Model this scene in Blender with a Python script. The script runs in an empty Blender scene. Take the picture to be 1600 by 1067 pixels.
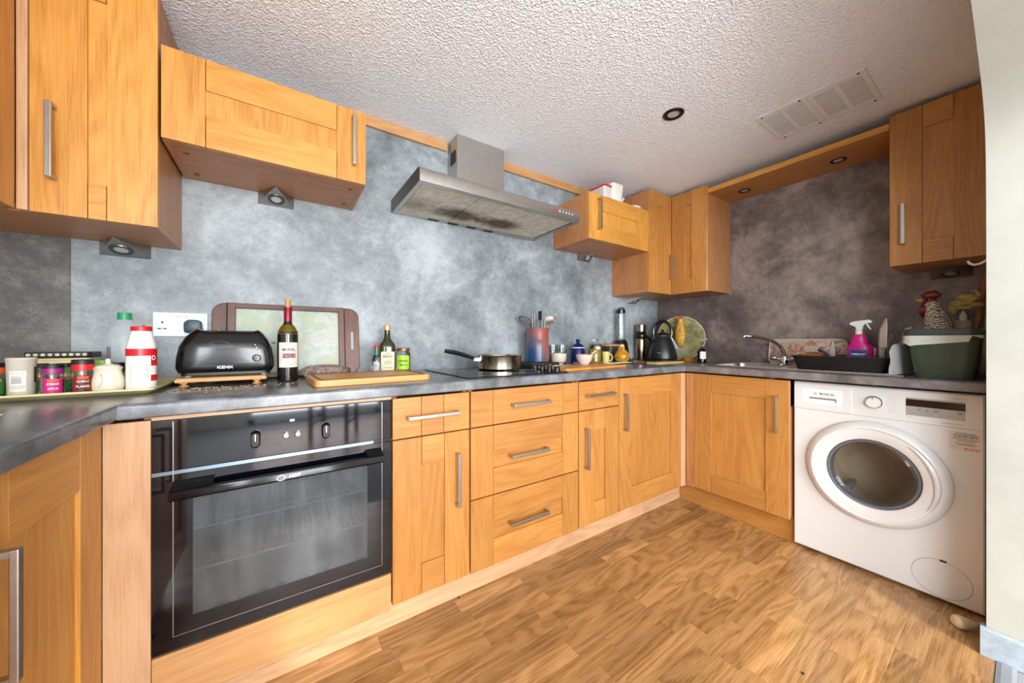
import bpy, bmesh, math, random
from mathutils import Vector, Matrix
R = math.radians
random.seed(7)
scene = bpy.context.scene
COL = scene.collection

# ------------------------------------------------------------------ camera
cam_d = bpy.data.cameras.new('camera'); cam = bpy.data.objects.new('camera', cam_d); COL.objects.link(cam)
cam.location = (0, 0, 1.064); cam.rotation_euler = (R(90), 0, R(-33.75))
cam_d.sensor_width = 36; cam_d.lens = 540 / 1600 * 36; cam_d.clip_start = 0.02
scene.camera = cam
# ------------------------------------------------------------------ world, daylight, exposure
w = bpy.data.worlds.new('world'); scene.world = w; w.use_nodes = True
w.node_tree.nodes['Background'].inputs[0].default_value = (0.72, 0.83, 1, 1)
w.node_tree.nodes['Background'].inputs[1].default_value = 1.0
def area(name, loc, rot, sx, sy, power, col):
    l = bpy.data.lights.new(name, 'AREA'); l.shape = 'RECTANGLE'; l.size = sx; l.size_y = sy; l.energy = power; l.color = col
    o = bpy.data.objects.new(name, l); o.location = loc; o.rotation_euler = rot; COL.objects.link(o); return o
area('patio_daylight', (0.45, -2.93, 1.12), (R(90), 0, 0), 1.5, 1.95, 90, (0.98, 0.99, 1))          # patio door behind the camera
area('side_window_daylight', (-0.92, -1.75, 1.45), (R(90), 0, R(-90)), 1.5, 1.1, 60, (0.82, 0.91, 1))   # window in the left wall
sl = bpy.data.lights.new('sun', 'SUN'); sl.energy = 1.5; sl.angle = R(5); sl.color = (1, .95, .86)     # low sun through the patio door
so_ = bpy.data.objects.new('sun', sl); COL.objects.link(so_); so_.location = (-1, -5, 3)
so_.rotation_euler = Vector((.37*.9, .93*.9, -.44)).to_track_quat('-Z', 'Y').to_euler()
scene.view_settings.view_transform = 'Standard'; scene.view_settings.look = 'None'
scene.view_settings.exposure = 1.0; scene.view_settings.gamma = 1; scene.view_settings.use_curve_mapping = False

# ------------------------------------------------------------------ material helpers
def lin(c): return tuple(((v/255)/12.92 if v/255 <= .04045 else ((v/255+.055)/1.055)**2.4) for v in c) + (1,)
MC = {}
def newmat(name):
    m = bpy.data.materials.new(name); m.use_nodes = True
    nt = m.node_tree; b = nt.nodes['Principled BSDF']; return m, nt, b
class NT:
    def __init__(s, nt): s.nt = nt
    def n(s, typ, **kw):
        nd = s.nt.nodes.new(typ)
        for k, v in kw.items(): setattr(nd, k, v)
        return nd
    def l(s, a, b): s.nt.links.new(a, b)
    def math(s, op, a, b=None, clamp=False):
        nd = s.n('ShaderNodeMath', operation=op); nd.use_clamp = clamp
        for i, v in enumerate((a, b)):
            if v is None: continue
            if isinstance(v, (int, float)): nd.inputs[i].default_value = v
            else: s.l(v, nd.inputs[i])
        return nd.outputs[0]
    def vec(s, op, a, b):
        nd = s.n('ShaderNodeVectorMath', operation=op)
        for i, v in enumerate((a, b)):
            if isinstance(v, tuple): nd.inputs[i].default_value = v
            else: s.l(v, nd.inputs[i])
        return nd.outputs[0]
    def noise(s, v, scale, detail=2, rough=.5, dist=0):
        nd = s.n('ShaderNodeTexNoise'); nd.inputs['Scale'].default_value = scale; nd.inputs['Detail'].default_value = detail
        nd.inputs['Roughness'].default_value = rough; nd.inputs['Distortion'].default_value = dist; s.l(v, nd.inputs['Vector']); return nd.outputs['Fac']
    def ramp(s, f, stops):
        nd = s.n('ShaderNodeValToRGB'); e = nd.color_ramp.elements
        while len(e) < len(stops): e.new(.5)
        for i, (p, c) in enumerate(stops): e[i].position = p; e[i].color = c
        s.l(f, nd.inputs[0]); return nd.outputs[0]
    def mix(s, f, a, b, mode='MIX'):
        nd = s.n('ShaderNodeMix', data_type='RGBA', blend_type=mode)
        for i, v in ((0, f), (6, a), (7, b)):
            if isinstance(v, (int, float)): nd.inputs[i].default_value = v
            elif isinstance(v, tuple): nd.inputs[i].default_value = v
            else: s.l(v, nd.inputs[i])
        return nd.outputs[2]
    def bump(s, h, strength, dist, bsdf):
        nd = s.n('ShaderNodeBump'); nd.inputs['Strength'].default_value = strength; nd.inputs['Distance'].default_value = dist
        s.l(h, nd.inputs['Height']); s.l(nd.outputs[0], bsdf.inputs['Normal'])
    def objvec(s, rnd=True):
        tc = s.n('ShaderNodeTexCoord'); v = tc.outputs['Object']
        if rnd:
            oi = s.n('ShaderNodeObjectInfo'); r = oi.outputs['Random']; s.rnd = r
            cx = s.n('ShaderNodeCombineXYZ')
            for i, k in enumerate((13.7, 7.9, 21.3)): s.l(s.math('MULTIPLY', r, k), cx.inputs[i])
            v = s.vec('ADD', v, cx.outputs[0])
        return v

def pm(name, col, rough=.5, metal=0, var=.06, vs=20, spec=None, bump=0, coat=0, emit=None, trans=0, ior=1.45, alpha=1):
    """plain surface with a little procedural mottling"""
    if name in MC: return MC[name]
    m, nt, b = newmat(name); t = NT(nt); c = lin(col)
    v = t.objvec(); f = t.noise(v, vs, 4, .6)
    lo = tuple(x*(1-var*1.6) for x in c[:3])+(1,); hi = tuple(min(1, x*(1+var)) for x in c[:3])+(1,)
    t.l(t.ramp(f, [(.3, lo), (.7, hi)]), b.inputs['Base Color'])
    b.inputs['Roughness'].default_value = rough; b.inputs['Metallic'].default_value = metal
    if spec is not None: b.inputs['Specular IOR Level'].default_value = spec
    if coat: b.inputs['Coat Weight'].default_value = coat; b.inputs['Coat Roughness'].default_value = .08
    if trans: b.inputs['Transmission Weight'].default_value = trans; b.inputs['IOR'].default_value = ior
    if alpha < 1: b.inputs['Alpha'].default_value = alpha
    if emit: b.inputs['Emission Color'].default_value = lin(col); b.inputs['Emission Strength'].default_value = emit
    if bump: t.bump(f, bump, .002, b)
    MC[name] = m; return m

TONES = {  # dark grain, mid, light (sRGB)
 'door':   ((140, 86, 38), (174, 117, 56), (190, 136, 72)),
 'gold':   ((150, 90, 32), (194, 134, 58), (212, 156, 78)),
 'panel':  ((130, 78, 46), (176, 118, 72), (190, 133, 85)),
 'pale':   ((156, 112, 76), (194, 152, 114), (208, 170, 134)),
 'sand':   ((158, 108, 62), (190, 142, 92), (204, 160, 110)),
 'board':  ((150, 96, 44), (198, 146, 82), (214, 168, 106)),
 'dark':   ((40, 20, 11), (84, 46, 25), (112, 66, 38)),
}
def oak(axis, tone='door'):
    key = 'oak_%s_%s' % (tone, axis)
    if key in MC: return MC[key]
    m, nt, b = newmat(key); t = NT(nt); v = t.objvec()
    def sc(ac, al): return tuple(al if 'xyz'[i] == axis else ac for i in range(3))
    n1 = t.noise(t.vec('MULTIPLY', v, sc(5.5, .75)), 1, 2, .5, .25)
    ring = t.math('MULTIPLY_ADD', t.math('SINE', t.math('MULTIPLY', n1, 95)), .5); nt.nodes[-1].inputs[2].default_value = .5
    fib = t.noise(t.vec('MULTIPLY', v, sc(330, 9)), 1, 3, .6)
    big = t.noise(t.vec('MULTIPLY', v, sc(9, 1.6)), 1, 3, .5)
    f = t.math('ADD', t.math('MULTIPLY', ring, .11), t.math('ADD', t.math('MULTIPLY', fib, .54), t.math('MULTIPLY', big, .36)))
    d, md, lt = [lin(c) for c in TONES[tone]]
    c = t.ramp(f, [(.22, d), (.47, md), (.74, lt)])
    rr = t.ramp(t.rnd, [(0, (.90, .88, .86, 1)), (1, (1.06, 1.05, 1.03, 1))])
    t.l(t.mix(1, c, rr, 'MULTIPLY'), b.inputs['Base Color'])
    b.inputs['Roughness'].default_value = .38
    t.bump(fib, .12, .0006, b)
    MC[key] = m; return m

def plank_mat():
    m, nt, b = newmat('laminate_oak_strip'); t = NT(nt); v = t.vec('MULTIPLY', t.objvec(), (.3, 1, 1))
    n1 = t.noise(t.vec('MULTIPLY', v, (1.3, 8, 8)), 1, 1.5, .45, .3)
    ring = t.math('MULTIPLY_ADD', t.math('SINE', t.math('MULTIPLY', n1, 60)), .5); nt.nodes[-1].inputs[2].default_value = .5
    fib = t.noise(t.vec('MULTIPLY', v, (14, 300, 300)), 1, 3, .6)
    f = t.math('ADD', t.math('MULTIPLY', ring, .20), t.math('MULTIPLY', fib, .80))
    c = t.ramp(f, [(.22, lin((128, 88, 49))), (.5, lin((173, 130, 82))), (.75, lin((193, 151, 103)))])
    rr = t.ramp(t.rnd, [(0, (.66, .62, .58, 1)), (.4, (.86, .84, .81, 1)), (.8, (1.0, .98, .95, 1)), (1, (1.25, 1.27, 1.27, 1))])
    t.l(t.mix(1, c, rr, 'MULTIPLY'), b.inputs['Base Color'])
    b.inputs['Roughness'].default_value = .2
    t.bump(fib, .06, .0004, b)
    return m

def cloud_mat(name, stops, scale=3.0):
    m, nt, b = newmat(name); t = NT(nt); v = t.objvec(False)
    a = t.noise(v, scale, 7, .62, .35); g = t.noise(v, 150, 3, .7); g2 = t.noise(v, 17, 8, .8)
    f = t.math('ADD', t.math('MULTIPLY', a, .62), t.math('ADD', t.math('MULTIPLY', g, .14), t.math('MULTIPLY', g2, .34)))
    t.l(t.ramp(f, [(p, lin(c)) for p, c in stops]), b.inputs['Base Color'])
    b.inputs['Roughness'].default_value = .42; t.bump(g, .08, .0005, b)
    MC[name] = m; return m

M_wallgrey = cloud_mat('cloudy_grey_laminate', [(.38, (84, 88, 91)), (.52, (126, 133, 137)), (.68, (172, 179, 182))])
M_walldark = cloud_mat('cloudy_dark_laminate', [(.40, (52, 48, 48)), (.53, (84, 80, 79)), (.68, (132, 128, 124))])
M_wallwarm = cloud_mat('cloudy_grey_laminate_warm_dim', [(.40, (66, 56, 55)), (.53, (106, 92, 87)), (.68, (160, 144, 134))])  # same grey laminate, with the right wall's warm dim light put into its colour
M_worktop = cloud_mat('slate_grey_worktop', [(.40, (70, 70, 74)), (.54, (98, 99, 103)), (.68, (128, 130, 134))], 9)
MC['slate_grey_worktop'].node_tree.nodes['Principled BSDF'].inputs['Roughness'].default_value = .22
M_workbrown = cloud_mat('slate_brown_worktop', [(.40, (76, 70, 68)), (.54, (104, 96, 93)), (.68, (136, 127, 122))], 9)
MC['slate_brown_worktop'].node_tree.nodes['Principled BSDF'].inputs['Roughness'].default_value = .3

def ceiling_mat():
    m, nt, b = newmat('white_textured_plaster'); t = NT(nt); v = t.objvec(False)
    vo = t.n('ShaderNodeTexVoronoi', feature='SMOOTH_F1'); vo.inputs['Scale'].default_value = 125; vo.inputs['Smoothness'].default_value = .35
    wv = t.n('ShaderNodeTexNoise'); wv.inputs['Scale'].default_value = 45; wv.inputs['Detail'].default_value = 3; t.l(v, wv.inputs['Vector'])
    t.l(t.vec('ADD', v, t.vec('MULTIPLY', wv.outputs['Color'], (.03, .03, .03))), vo.inputs['Vector'])
    n = t.noise(v, 110, 3, .6)
    h = t.math('ADD', t.math('MULTIPLY', vo.outputs['Distance'], .8), t.math('MULTIPLY', n, .5))
    b.inputs['Base Color'].default_value = lin((246, 246, 248)); b.inputs['Roughness'].default_value = .7
    t.bump(h, .95, .006, b); return m
M_ceil = ceiling_mat()
M_paint = pm('white_painted_plaster', (222, 222, 214), .6, 0, .05, 6, bump=.25)
M_gloss_white = pm('white_gloss_paint', (226, 232, 236), .3, 0, .03, 8)
M_steel = pm('brushed_steel', (178, 174, 168), .32, 1, .05, 60)
M_hoodsteel = pm('satin_hood_steel', (186, 182, 176), .36, 1, .05, 30)
M_chrome = pm('chrome', (210, 210, 212), .1, 1, .02)
M_black = pm('black_gloss_plastic', (14, 14, 16), .18, 0, .1)
M_blackmat = pm('black_matt_plastic', (22, 22, 24), .45, 0, .1)
M_darkgap = pm('dark_shadow_gap', (26, 22, 20), .9)
M_glassblack = pm('black_oven_glass', (5, 7, 14), .05, 0, .1, spec=.7)
M_white = pm('white_enamel', (216, 212, 207), .28, 0, .015, 3)
M_whiteplast = pm('white_plastic', (232, 230, 226), .35, 0, .02)
M_red = pm('red_plastic', (205, 22, 30), .35, 0, .05)
M_ink = pm('printed_ink', (40, 40, 44), .6)
M_inkgrey = pm('printed_grey_ink', (130, 128, 126), .6)
M_inkwhite = pm('printed_white_ink', (235, 235, 235), .5)
M_paper = pm('white_label_paper', (226, 222, 214), .6)

def glass(name, col=(240, 245, 245), rough=.02, alpha=None):
    if name in MC: return MC[name]
    m, nt, b = newmat(name)
    b.inputs['Base Color'].default_value = lin(col); b.inputs['Roughness'].default_value = rough
    b.inputs['Transmission Weight'].default_value = 1; b.inputs['IOR'].default_value = 1.45
    if alpha: b.inputs['Alpha'].default_value = alpha
    MC[name] = m; return m
M_clear = glass('clear_glass')

# ------------------------------------------------------------------ mesh helpers
def BM(): return bmesh.new()
def box(bm, x0, x1, y0, y1, z0, z1, bev=0, seg=2):
    b = bmesh.new() if bev else bm
    vs = [b.verts.new((x, y, z)) for x in (x0, x1) for y in (y0, y1) for z in (z0, z1)]
    for f in ((0, 1, 3, 2), (4, 6, 7, 5), (0, 4, 5, 1), (2, 3, 7, 6), (0, 2, 6, 4), (1, 5, 7, 3)):
        b.faces.new([vs[i] for i in f])
    if bev:
        bmesh.ops.bevel(b, geom=b.edges[:], offset=bev, segments=seg, affect='EDGES', profile=.5)
        merge(bm, b)
    return bm
def merge(dst, src, mat=None):
    me = bpy.data.meshes.new('tmp'); src.to_mesh(me); src.free()
    if mat is not None: me.transform(mat)
    dst.from_mesh(me); bpy.data.meshes.remove(me); return dst
def lathe(bm, prof, cx=0, cy=0, cz=0, seg=28, mat=None, cap=True):
    b = bmesh.new(); rings = []
    for r, z in prof:
        if r < 1e-6: rings.append([b.verts.new((0, 0, z))])
        else: rings.append([b.verts.new((r*math.cos(2*math.pi*i/seg), r*math.sin(2*math.pi*i/seg), z)) for i in range(seg)])
    for A, B in zip(rings, rings[1:]):
        for i in range(seg):
            j = (i+1) % seg
            if len(A) == 1 and len(B) == 1: continue
            if len(A) == 1: b.faces.new([A[0], B[j], B[i]])
            elif len(B) == 1: b.faces.new([A[i], A[j], B[0]])
            else: b.faces.new([A[i], A[j], B[j], B[i]])
    if cap:
        if len(rings[0]) > 1: b.faces.new(rings[0][::-1])
        if len(rings[-1]) > 1: b.faces.new(rings[-1])
    M = Matrix.Translation((cx, cy, cz))
    if mat is not None: M = M @ mat
    return merge(bm, b, M)
def tube(bm, pts, rad, seg=10, closed=False):
    pts = [Vector(p) for p in pts]; n = len(pts); rings = []
    rads = rad if isinstance(rad, (list, tuple)) else [rad]*n
    up = Vector((0, 0, 1)); prev = None
    for i, p in enumerate(pts):
        if closed: t = pts[(i+1) % n]-pts[i-1]
        else: t = pts[min(i+1, n-1)]-pts[max(i-1, 0)]
        t.normalize()
        if prev is None: a = t.cross(up) if abs(t.z) < .95 else t.cross(Vector((1, 0, 0)))
        else: a = prev-t*prev.dot(t)
        a.normalize(); prev = a; c = t.cross(a)
        rings.append([bm.verts.new(p+(a*math.cos(2*math.pi*k/seg)+c*math.sin(2*math.pi*k/seg))*rads[i]) for k in range(seg)])
    m = n if closed else n-1
    for i in range(m):
        A, B = rings[i], rings[(i+1) % n]
        for k in range(seg): bm.faces.new([A[k], A[(k+1) % seg], B[(k+1) % seg], B[k]])
    if not closed: bm.faces.new(rings[0][::-1]); bm.faces.new(rings[-1])
    return bm
def prism(bm, poly, axis, a0, a1, bev=0):
    """poly in the two other axes (order xyz without axis), extruded along axis"""
    b = bmesh.new()
    def mk(p, a):
        if axis == 'x': return (a, p[0], p[1])
        if axis == 'y': return (p[0], a, p[1])
        return (p[0], p[1], a)
    A = [b.verts.new(mk(p, a0)) for p in poly]; B = [b.verts.new(mk(p, a1)) for p in poly]
    n = len(poly); b.faces.new(A); b.faces.new(B[::-1])
    for i in range(n): b.faces.new([A[i], B[i], B[(i+1) % n], A[(i+1) % n]])
    bmesh.ops.recalc_face_normals(b, faces=b.faces[:])
    if bev: bmesh.ops.bevel(b, geom=b.edges[:], offset=bev, segments=2, affect='EDGES', profile=.5)
    return merge(bm, b)
def rrect(x0, x1, y0, y1, r, n=5):
    out = []
    for cx, cy, a in ((x1-r, y1-r, 0), (x0+r, y1-r, 90), (x0+r, y0+r, 180), (x1-r, y0+r, 270)):
        for i in range(n+1):
            t = R(a+90*i/n); out.append((cx+r*math.cos(t), cy+r*math.sin(t)))
    return out
def loft(bm, loops, cap=True):
    rings = [[bm.verts.new(p) for p in L] for L in loops]; n = len(loops[0])
    for A, B in zip(rings, rings[1:]):
        for i in range(n): bm.faces.new([A[i], A[(i+1) % n], B[(i+1) % n], B[i]])
    if cap: bm.faces.new(rings[0][::-1]); bm.faces.new(rings[-1])
    return bm
def blob(bm, c, r, sub=3, squash=(1, 1, 1), lump=0, seed=0):
    b = bmesh.new(); bmesh.ops.create_icosphere(b, subdivisions=sub, radius=1)
    rn = random.Random(seed); ph = [rn.uniform(0, 6.28) for _ in range(6)]
    for v in b.verts:
        k = 1+lump*(math.sin(5*v.co.x+ph[0])*math.sin(4*v.co.y+ph[1])+.6*math.sin(9*v.co.z+ph[2]+3*v.co.x)+.4*math.sin(13*v.co.y+ph[3]))
        v.co = Vector((v.co.x*squash[0], v.co.y*squash[1], v.co.z*squash[2]))*r*k
    return merge(bm, b, Matrix.Translation(c))
def textbm(s, size, bold=False, align='CENTER'):
    cu = bpy.data.curves.new('text', 'FONT'); cu.body = s; cu.size = size; cu.align_x = align; cu.align_y = 'CENTER'; cu.resolution_u = 2
    if bold: cu.offset = size*.02
    o = bpy.data.objects.new('text', cu); me = bpy.data.meshes.new_from_object(o)
    b = bmesh.new(); b.from_mesh(me); bpy.data.meshes.remove(me); bpy.data.objects.remove(o); bpy.data.curves.remove(cu); return b
def text_ny(bm, s, size, x, y, z, **k):      # faces -Y
    return merge(bm, textbm(s, size, **k), Matrix.Translation((x, y, z)) @ Matrix.Rotation(R(90), 4, 'X'))
def text_nx(bm, s, size, x, y, z, **k):      # faces -X
    return merge(bm, textbm(s, size, **k), Matrix.Translation((x, y, z)) @ Matrix.Rotation(R(-90), 4, 'Z') @ Matrix.Rotation(R(90), 4, 'X'))
def wrap(bm, src, r, th0, z):                # wrap flat XY art around a vertical cylinder at the local origin
    for v in src.verts:
        a = th0+v.co.x/r; v.co = Vector((r*math.sin(a), -r*math.cos(a), z+v.co.y))
    return merge(bm, src)
def patch(bm, r, th0, th1, z0, z1, n=14, r1=None):
    r1 = r if r1 is None else r1
    A = []
    for i in range(n+1):
        a = th0+(th1-th0)*i/n
        A.append((bm.verts.new((r*math.sin(a), -r*math.cos(a), z0)), bm.verts.new((r1*math.sin(a), -r1*math.cos(a), z1))))
    for (a, b), (c, d) in zip(A, A[1:]): bm.faces.new([a, c, d, b])
    return bm
def facecam(x, y): return math.atan2(-x, y)  # angle for wrap(): the side of a thing at (x, y) that looks at the doorway

def obj(name, bm, mat, parent=None, off=(0, 0, 0), smooth=False, sharp=35):
    me = bpy.data.meshes.new(name)
    if off != (0, 0, 0): bmesh.ops.translate(bm, vec=-Vector(off), verts=bm.verts[:])
    bm.to_mesh(me); bm.free()
    if mat: me.materials.append(mat)
    if smooth:
        for p in me.polygons: p.use_smooth = True
        me.set_sharp_from_angle(angle=R(sharp))
    o = bpy.data.objects.new(name, me); COL.objects.link(o); o.parent = parent
    return o
class Thing:
    def __init__(s, name, label, cat, loc=(0, 0, 0), rz=0, group=None):
        o = bpy.data.objects.new(name, None); COL.objects.link(o); o.location = loc; o.rotation_euler = (0, 0, rz)
        o.empty_display_size = .05; o['label'] = label; o['category'] = cat
        if group: o['group'] = group
        s.o = o; s.loc = loc
    def W(s, name, bm, mat, parent=None, smooth=False, label=None, kind=None):   # mesh given in world coordinates
        p = obj(name, bm, mat, parent or s.o, tuple(s.loc), smooth)
        if label: p['label'] = label
        if kind: p['kind'] = kind
        return p
    def L(s, name, bm, mat, parent=None, smooth=True, label=None, kind=None):    # mesh given in local coordinates
        p = obj(name, bm, mat, parent or s.o, (0, 0, 0), smooth)
        if label: p['label'] = label
        if kind: p['kind'] = kind
        return p
def solo(name, bm, mat, label, cat, loc=(0, 0, 0), rz=0, group=None, smooth=True):
    o = obj(name, bm, mat, None, (0, 0, 0), smooth); o.location = loc; o.rotation_euler = (0, 0, rz)
    o['label'] = label; o['category'] = cat
    if group: o['group'] = group
    return o
def struct(name, bm, mat, parent=None, smooth=False):
    o = obj(name, bm, mat, parent, (0, 0, 0), smooth)
    if parent is None: o['kind'] = 'structure'
    return o

# ------------------------------------------------------------------ the room
CEIL = 2.18; YB = 1.83; XR = 2.774; XL = -.93; YREAR = -3.0
struct('wall_back', box(BM(), XL-.12, XR+.12, YB+.012, YB+.13, 0, CEIL+.06), M_paint)
def splash(name, parent_wall, bm, mat): 
    o = obj(name, bm, mat, parent_wall); return o
wb = bpy.data.objects['wall_back']
splash('splashback_panel', wb, box(BM(), -.601, XR+.012, YB, YB+.0115, .9, CEIL-.001), M_wallgrey)
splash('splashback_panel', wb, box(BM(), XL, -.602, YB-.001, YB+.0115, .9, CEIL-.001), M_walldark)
wr = struct('wall_right', box(BM(), XR+.012, XR+.13, .0, YB+.012, 0, CEIL+.06), M_paint)
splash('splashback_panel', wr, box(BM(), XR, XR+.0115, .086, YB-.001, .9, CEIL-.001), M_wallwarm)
# left wall with a window opening further back
def wallx(x0, x1, ya, yb, za, zb):
    b = BM()
    box(b, x0, x1, YREAR, ya, 0, CEIL+.06); box(b, x0, x1, yb, YB+.012, 0, CEIL+.06)
    box(b, x0, x1, ya, yb, 0, za); box(b, x0, x1, ya, yb, zb, CEIL+.06); return b
struct('wall_left', wallx(XL-.12, XL, -2.5, -1.0, .9, 2.0), M_paint)
def window_frame(bm, horizontal, p, a0, a1, z0, z1, t=.05, mids=()):
    def bx(a, b, za, zb):
        if horizontal: box(bm, a, b, p-.03, p+.03, za, zb)
        else: box(bm, p-.03, p+.03, a, b, za, zb)
    bx(a0, a0+t, z0, z1); bx(a1-t, a1, z0, z1); bx(a0, a1, z0, z0+t); bx(a0, a1, z1-t, z1)
    for m in mids: bx(m-t/2, m+t/2, z0, z1)
    return bm
struct('window_1', window_frame(BM(), False, XL-.07, -2.5, -1.0, .9, 2.0, .05, (-1.75,)), M_gloss_white)
b = BM(); box(b, XL-.12, -.35, YREAR-.12, YREAR, 0, CEIL+.06); box(b, 1.25, 2.9, YREAR-.12, YREAR, 0, CEIL+.06); box(b, -.35, 1.25, YREAR-.12, YREAR, 2.12, CEIL+.06)
struct('wall_rear', b, M_paint)
struct('door_1', window_frame(BM(), True, YREAR-.06, -.35, 1.25, 0, 2.12, .07, (.45,)), M_gloss_white)
# wall with the arched opening the camera looks through: its right jamb curves over; the unseen span is raised to let light onto the ceiling
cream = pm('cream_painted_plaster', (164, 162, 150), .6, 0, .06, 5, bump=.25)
arch = [(1.995, 1.30), (1.9925, 1.42), (1.987, 1.53), (1.978, 1.62), (1.964, 1.690), (1.944, 1.740), (1.915, 1.778), (1.875, 1.808), (1.82, 1.834), (1.75, 1.856), (1.66, 1.876), (1.55, 1.896), (1.42, 1.918), (1.25, 1.952), (1.05, 2.005), (.8, 2.065), (.5, 2.115), (.2, 2.145), (XL-.0005, 2.165)]
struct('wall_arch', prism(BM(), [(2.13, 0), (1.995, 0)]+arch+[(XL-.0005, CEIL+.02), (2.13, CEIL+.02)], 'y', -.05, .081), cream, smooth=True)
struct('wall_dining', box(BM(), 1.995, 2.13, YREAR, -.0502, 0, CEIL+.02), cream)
struct('wall_end', box(BM(), 2.1302, XR+.012, YREAR, .081, 0, CEIL+.02), M_paint)
b = BM(); prism(b, [(1.978, .0005), (1.9945, .0005), (1.9945, .094), (1.988, .094), (1.978, .088)], 'y', YREAR, .093)
box(b, 1.9946, 2.03, .0815, .093, .0005, .088)
struct('baseboard_right', b, pm('chipped_white_skirting', (150, 160, 166), .4, 0, .12, 40))
struct('ceiling', box(BM(), XL-.12, XR+.13, YREAR-.12, YB+.13, CEIL, CEIL+.1), M_ceil)

# floor: every strip of the oak laminate is a piece of its own
fl = struct('floor', box(BM(), XL-.12, XR+.13, YREAR-.12, YB+.13, -.06, -.0105), M_darkgap)
M_plank = plank_mat()
pb = BM(); box(pb, 0, 1, 0, .0652, -.010, 0, .0004, 1)
pme = bpy.data.meshes.new('plank'); pb.to_mesh(pme); pb.free(); pme.materials.append(M_plank)
rnd = random.Random(3); row = 0; yy = .062
while yy < 1.40:
    xx = -.36-rnd.uniform(0, .25)
    while xx < 2.26:
        ln = rnd.choice((.22, .27, .30, .33, .38)); x1 = min(xx+ln, 2.32)
        o = bpy.data.objects.new('plank', pme); COL.objects.link(o); o.parent = fl
        o.location = (xx, yy, 0); o.scale = (x1-xx-.0004, 1, 1); xx = x1
    yy += .0655; row += 1
# the boards under the washing machine end of the room
for k in range(2, 12):
    o = bpy.data.objects.new('plank', pme); COL.objects.link(o); o.parent = fl
    o.location = (2.3204, .062+.0655*(k-2), 0); o.scale = (.44, 1, 1)
carpet = pm('grey_carpet', (150, 150, 152), .95, 0, .2, 300, bump=.6)
obj('carpet', box(BM(), XL, 1.977, YREAR, .02, -.0105, -.001), carpet, fl)
struct('trim_1', prism(BM(), [(.0205, -.010), (.0605, -.010), (.0605, .002), (.050, .005), (.030, .005), (.0205, .001)], 'x', XL, 1.9775), pm('threshold_strip_metal', (140, 144, 150), .6, .2))

# ------------------------------------------------------------------ doors, drawers, handles
class Plane:
    def __init__(s, kind, front): s.k = kind; s.f = front
    def box(s, bm, a0, a1, d0, d1, z0, z1, bev=0):
        a0, a1 = min(a0, a1), max(a0, a1)
        if s.k == 'y-': return box(bm, a0, a1, s.f+d0, s.f+d1, z0, z1, bev)
        if s.k == 'x-': return box(bm, s.f+d0, s.f+d1, a0, a1, z0, z1, bev)
        return box(bm, s.f-d1, s.f-d0, a0, a1, z0, z1, bev)
    @property
    def h(s): return 'x' if s.k == 'y-' else 'y'
def handle(th, pl, parent, ca, cz, ln, vertical, mat=None):
    b = BM(); w2 = .0065; so = .033; th_ = .010
    if vertical:
        pl.box(b, ca-w2, ca+w2, -so, -so+th_, cz-ln/2, cz+ln/2, .0015)
        for s in (-1, 1): pl.box(b, ca-w2, ca+w2, -so+th_-.001, 0, cz+s*(ln/2-.005)-.005, cz+s*(ln/2-.005)+.005)
    else:
        pl.box(b, ca-ln/2, ca+ln/2, -so, -so+th_, cz-w2, cz+w2, .0015)
        for s in (-1, 1): pl.box(b, ca+s*(ln/2-.005)-.005, ca+s*(ln/2-.005)+.005, -so+th_-.001, 0, cz-w2, cz+w2)
    return th.W('handle', b, mat or M_steel, parent)
G = .0008
def panel_door(th, pl, a0, a1, z0, z1, sw=.106, rt=.106, rb=.106, hd=None, name='door', tone='door', swr=None, rec=.008):
    a0, a1 = min(a0, a1), max(a0, a1); swr = sw if swr is None else swr
    b = BM(); pl.box(b, a0+sw-.004, a1-swr+.004, rec, .018, z0+rb-.004, z1-rt+.004)
    d = th.W(name, b, oak('z' if (z1-z0) > .3 or name == 'door' else pl.h, tone))
    for s0, s1 in ((a0, a0+sw-G), (a1-swr+G, a1)):
        b = BM(); pl.box(b, s0, s1, 0, .021, z0, z1, .0012); th.W('stile', b, oak('z', tone), d)
    for r0, r1 in ((z0, z0+rb), (z1-rt, z1)):
        b = BM(); pl.box(b, a0+sw+G, a1-swr-G, .0003, .021, r0, r1, .0010); th.W('rail', b, oak(pl.h, tone), d)
    if hd: handle(th, pl, d, *hd)
    return d
def slab_drawer(th, pl, a0, a1, z0, z1, cuts, hd=None, tone='door'):
    ed = [a0]+list(cuts)+[a1]; mid = len(ed)//2-1
    b = BM(); pl.box(b, ed[1]+G, ed[2]-G, .0003, .021, z0, z1, .0010); d = th.W('drawer', b, oak(pl.h, tone))
    for i in (0, 2):
        b = BM(); pl.box(b, ed[i]+(G if i else 0), ed[i+1]-(0 if i else G), 0, .021, z0, z1, .0012); th.W('stile', b, oak(pl.h, tone), d)
    if hd: handle(th, pl, d, *hd)
    return d
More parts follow.
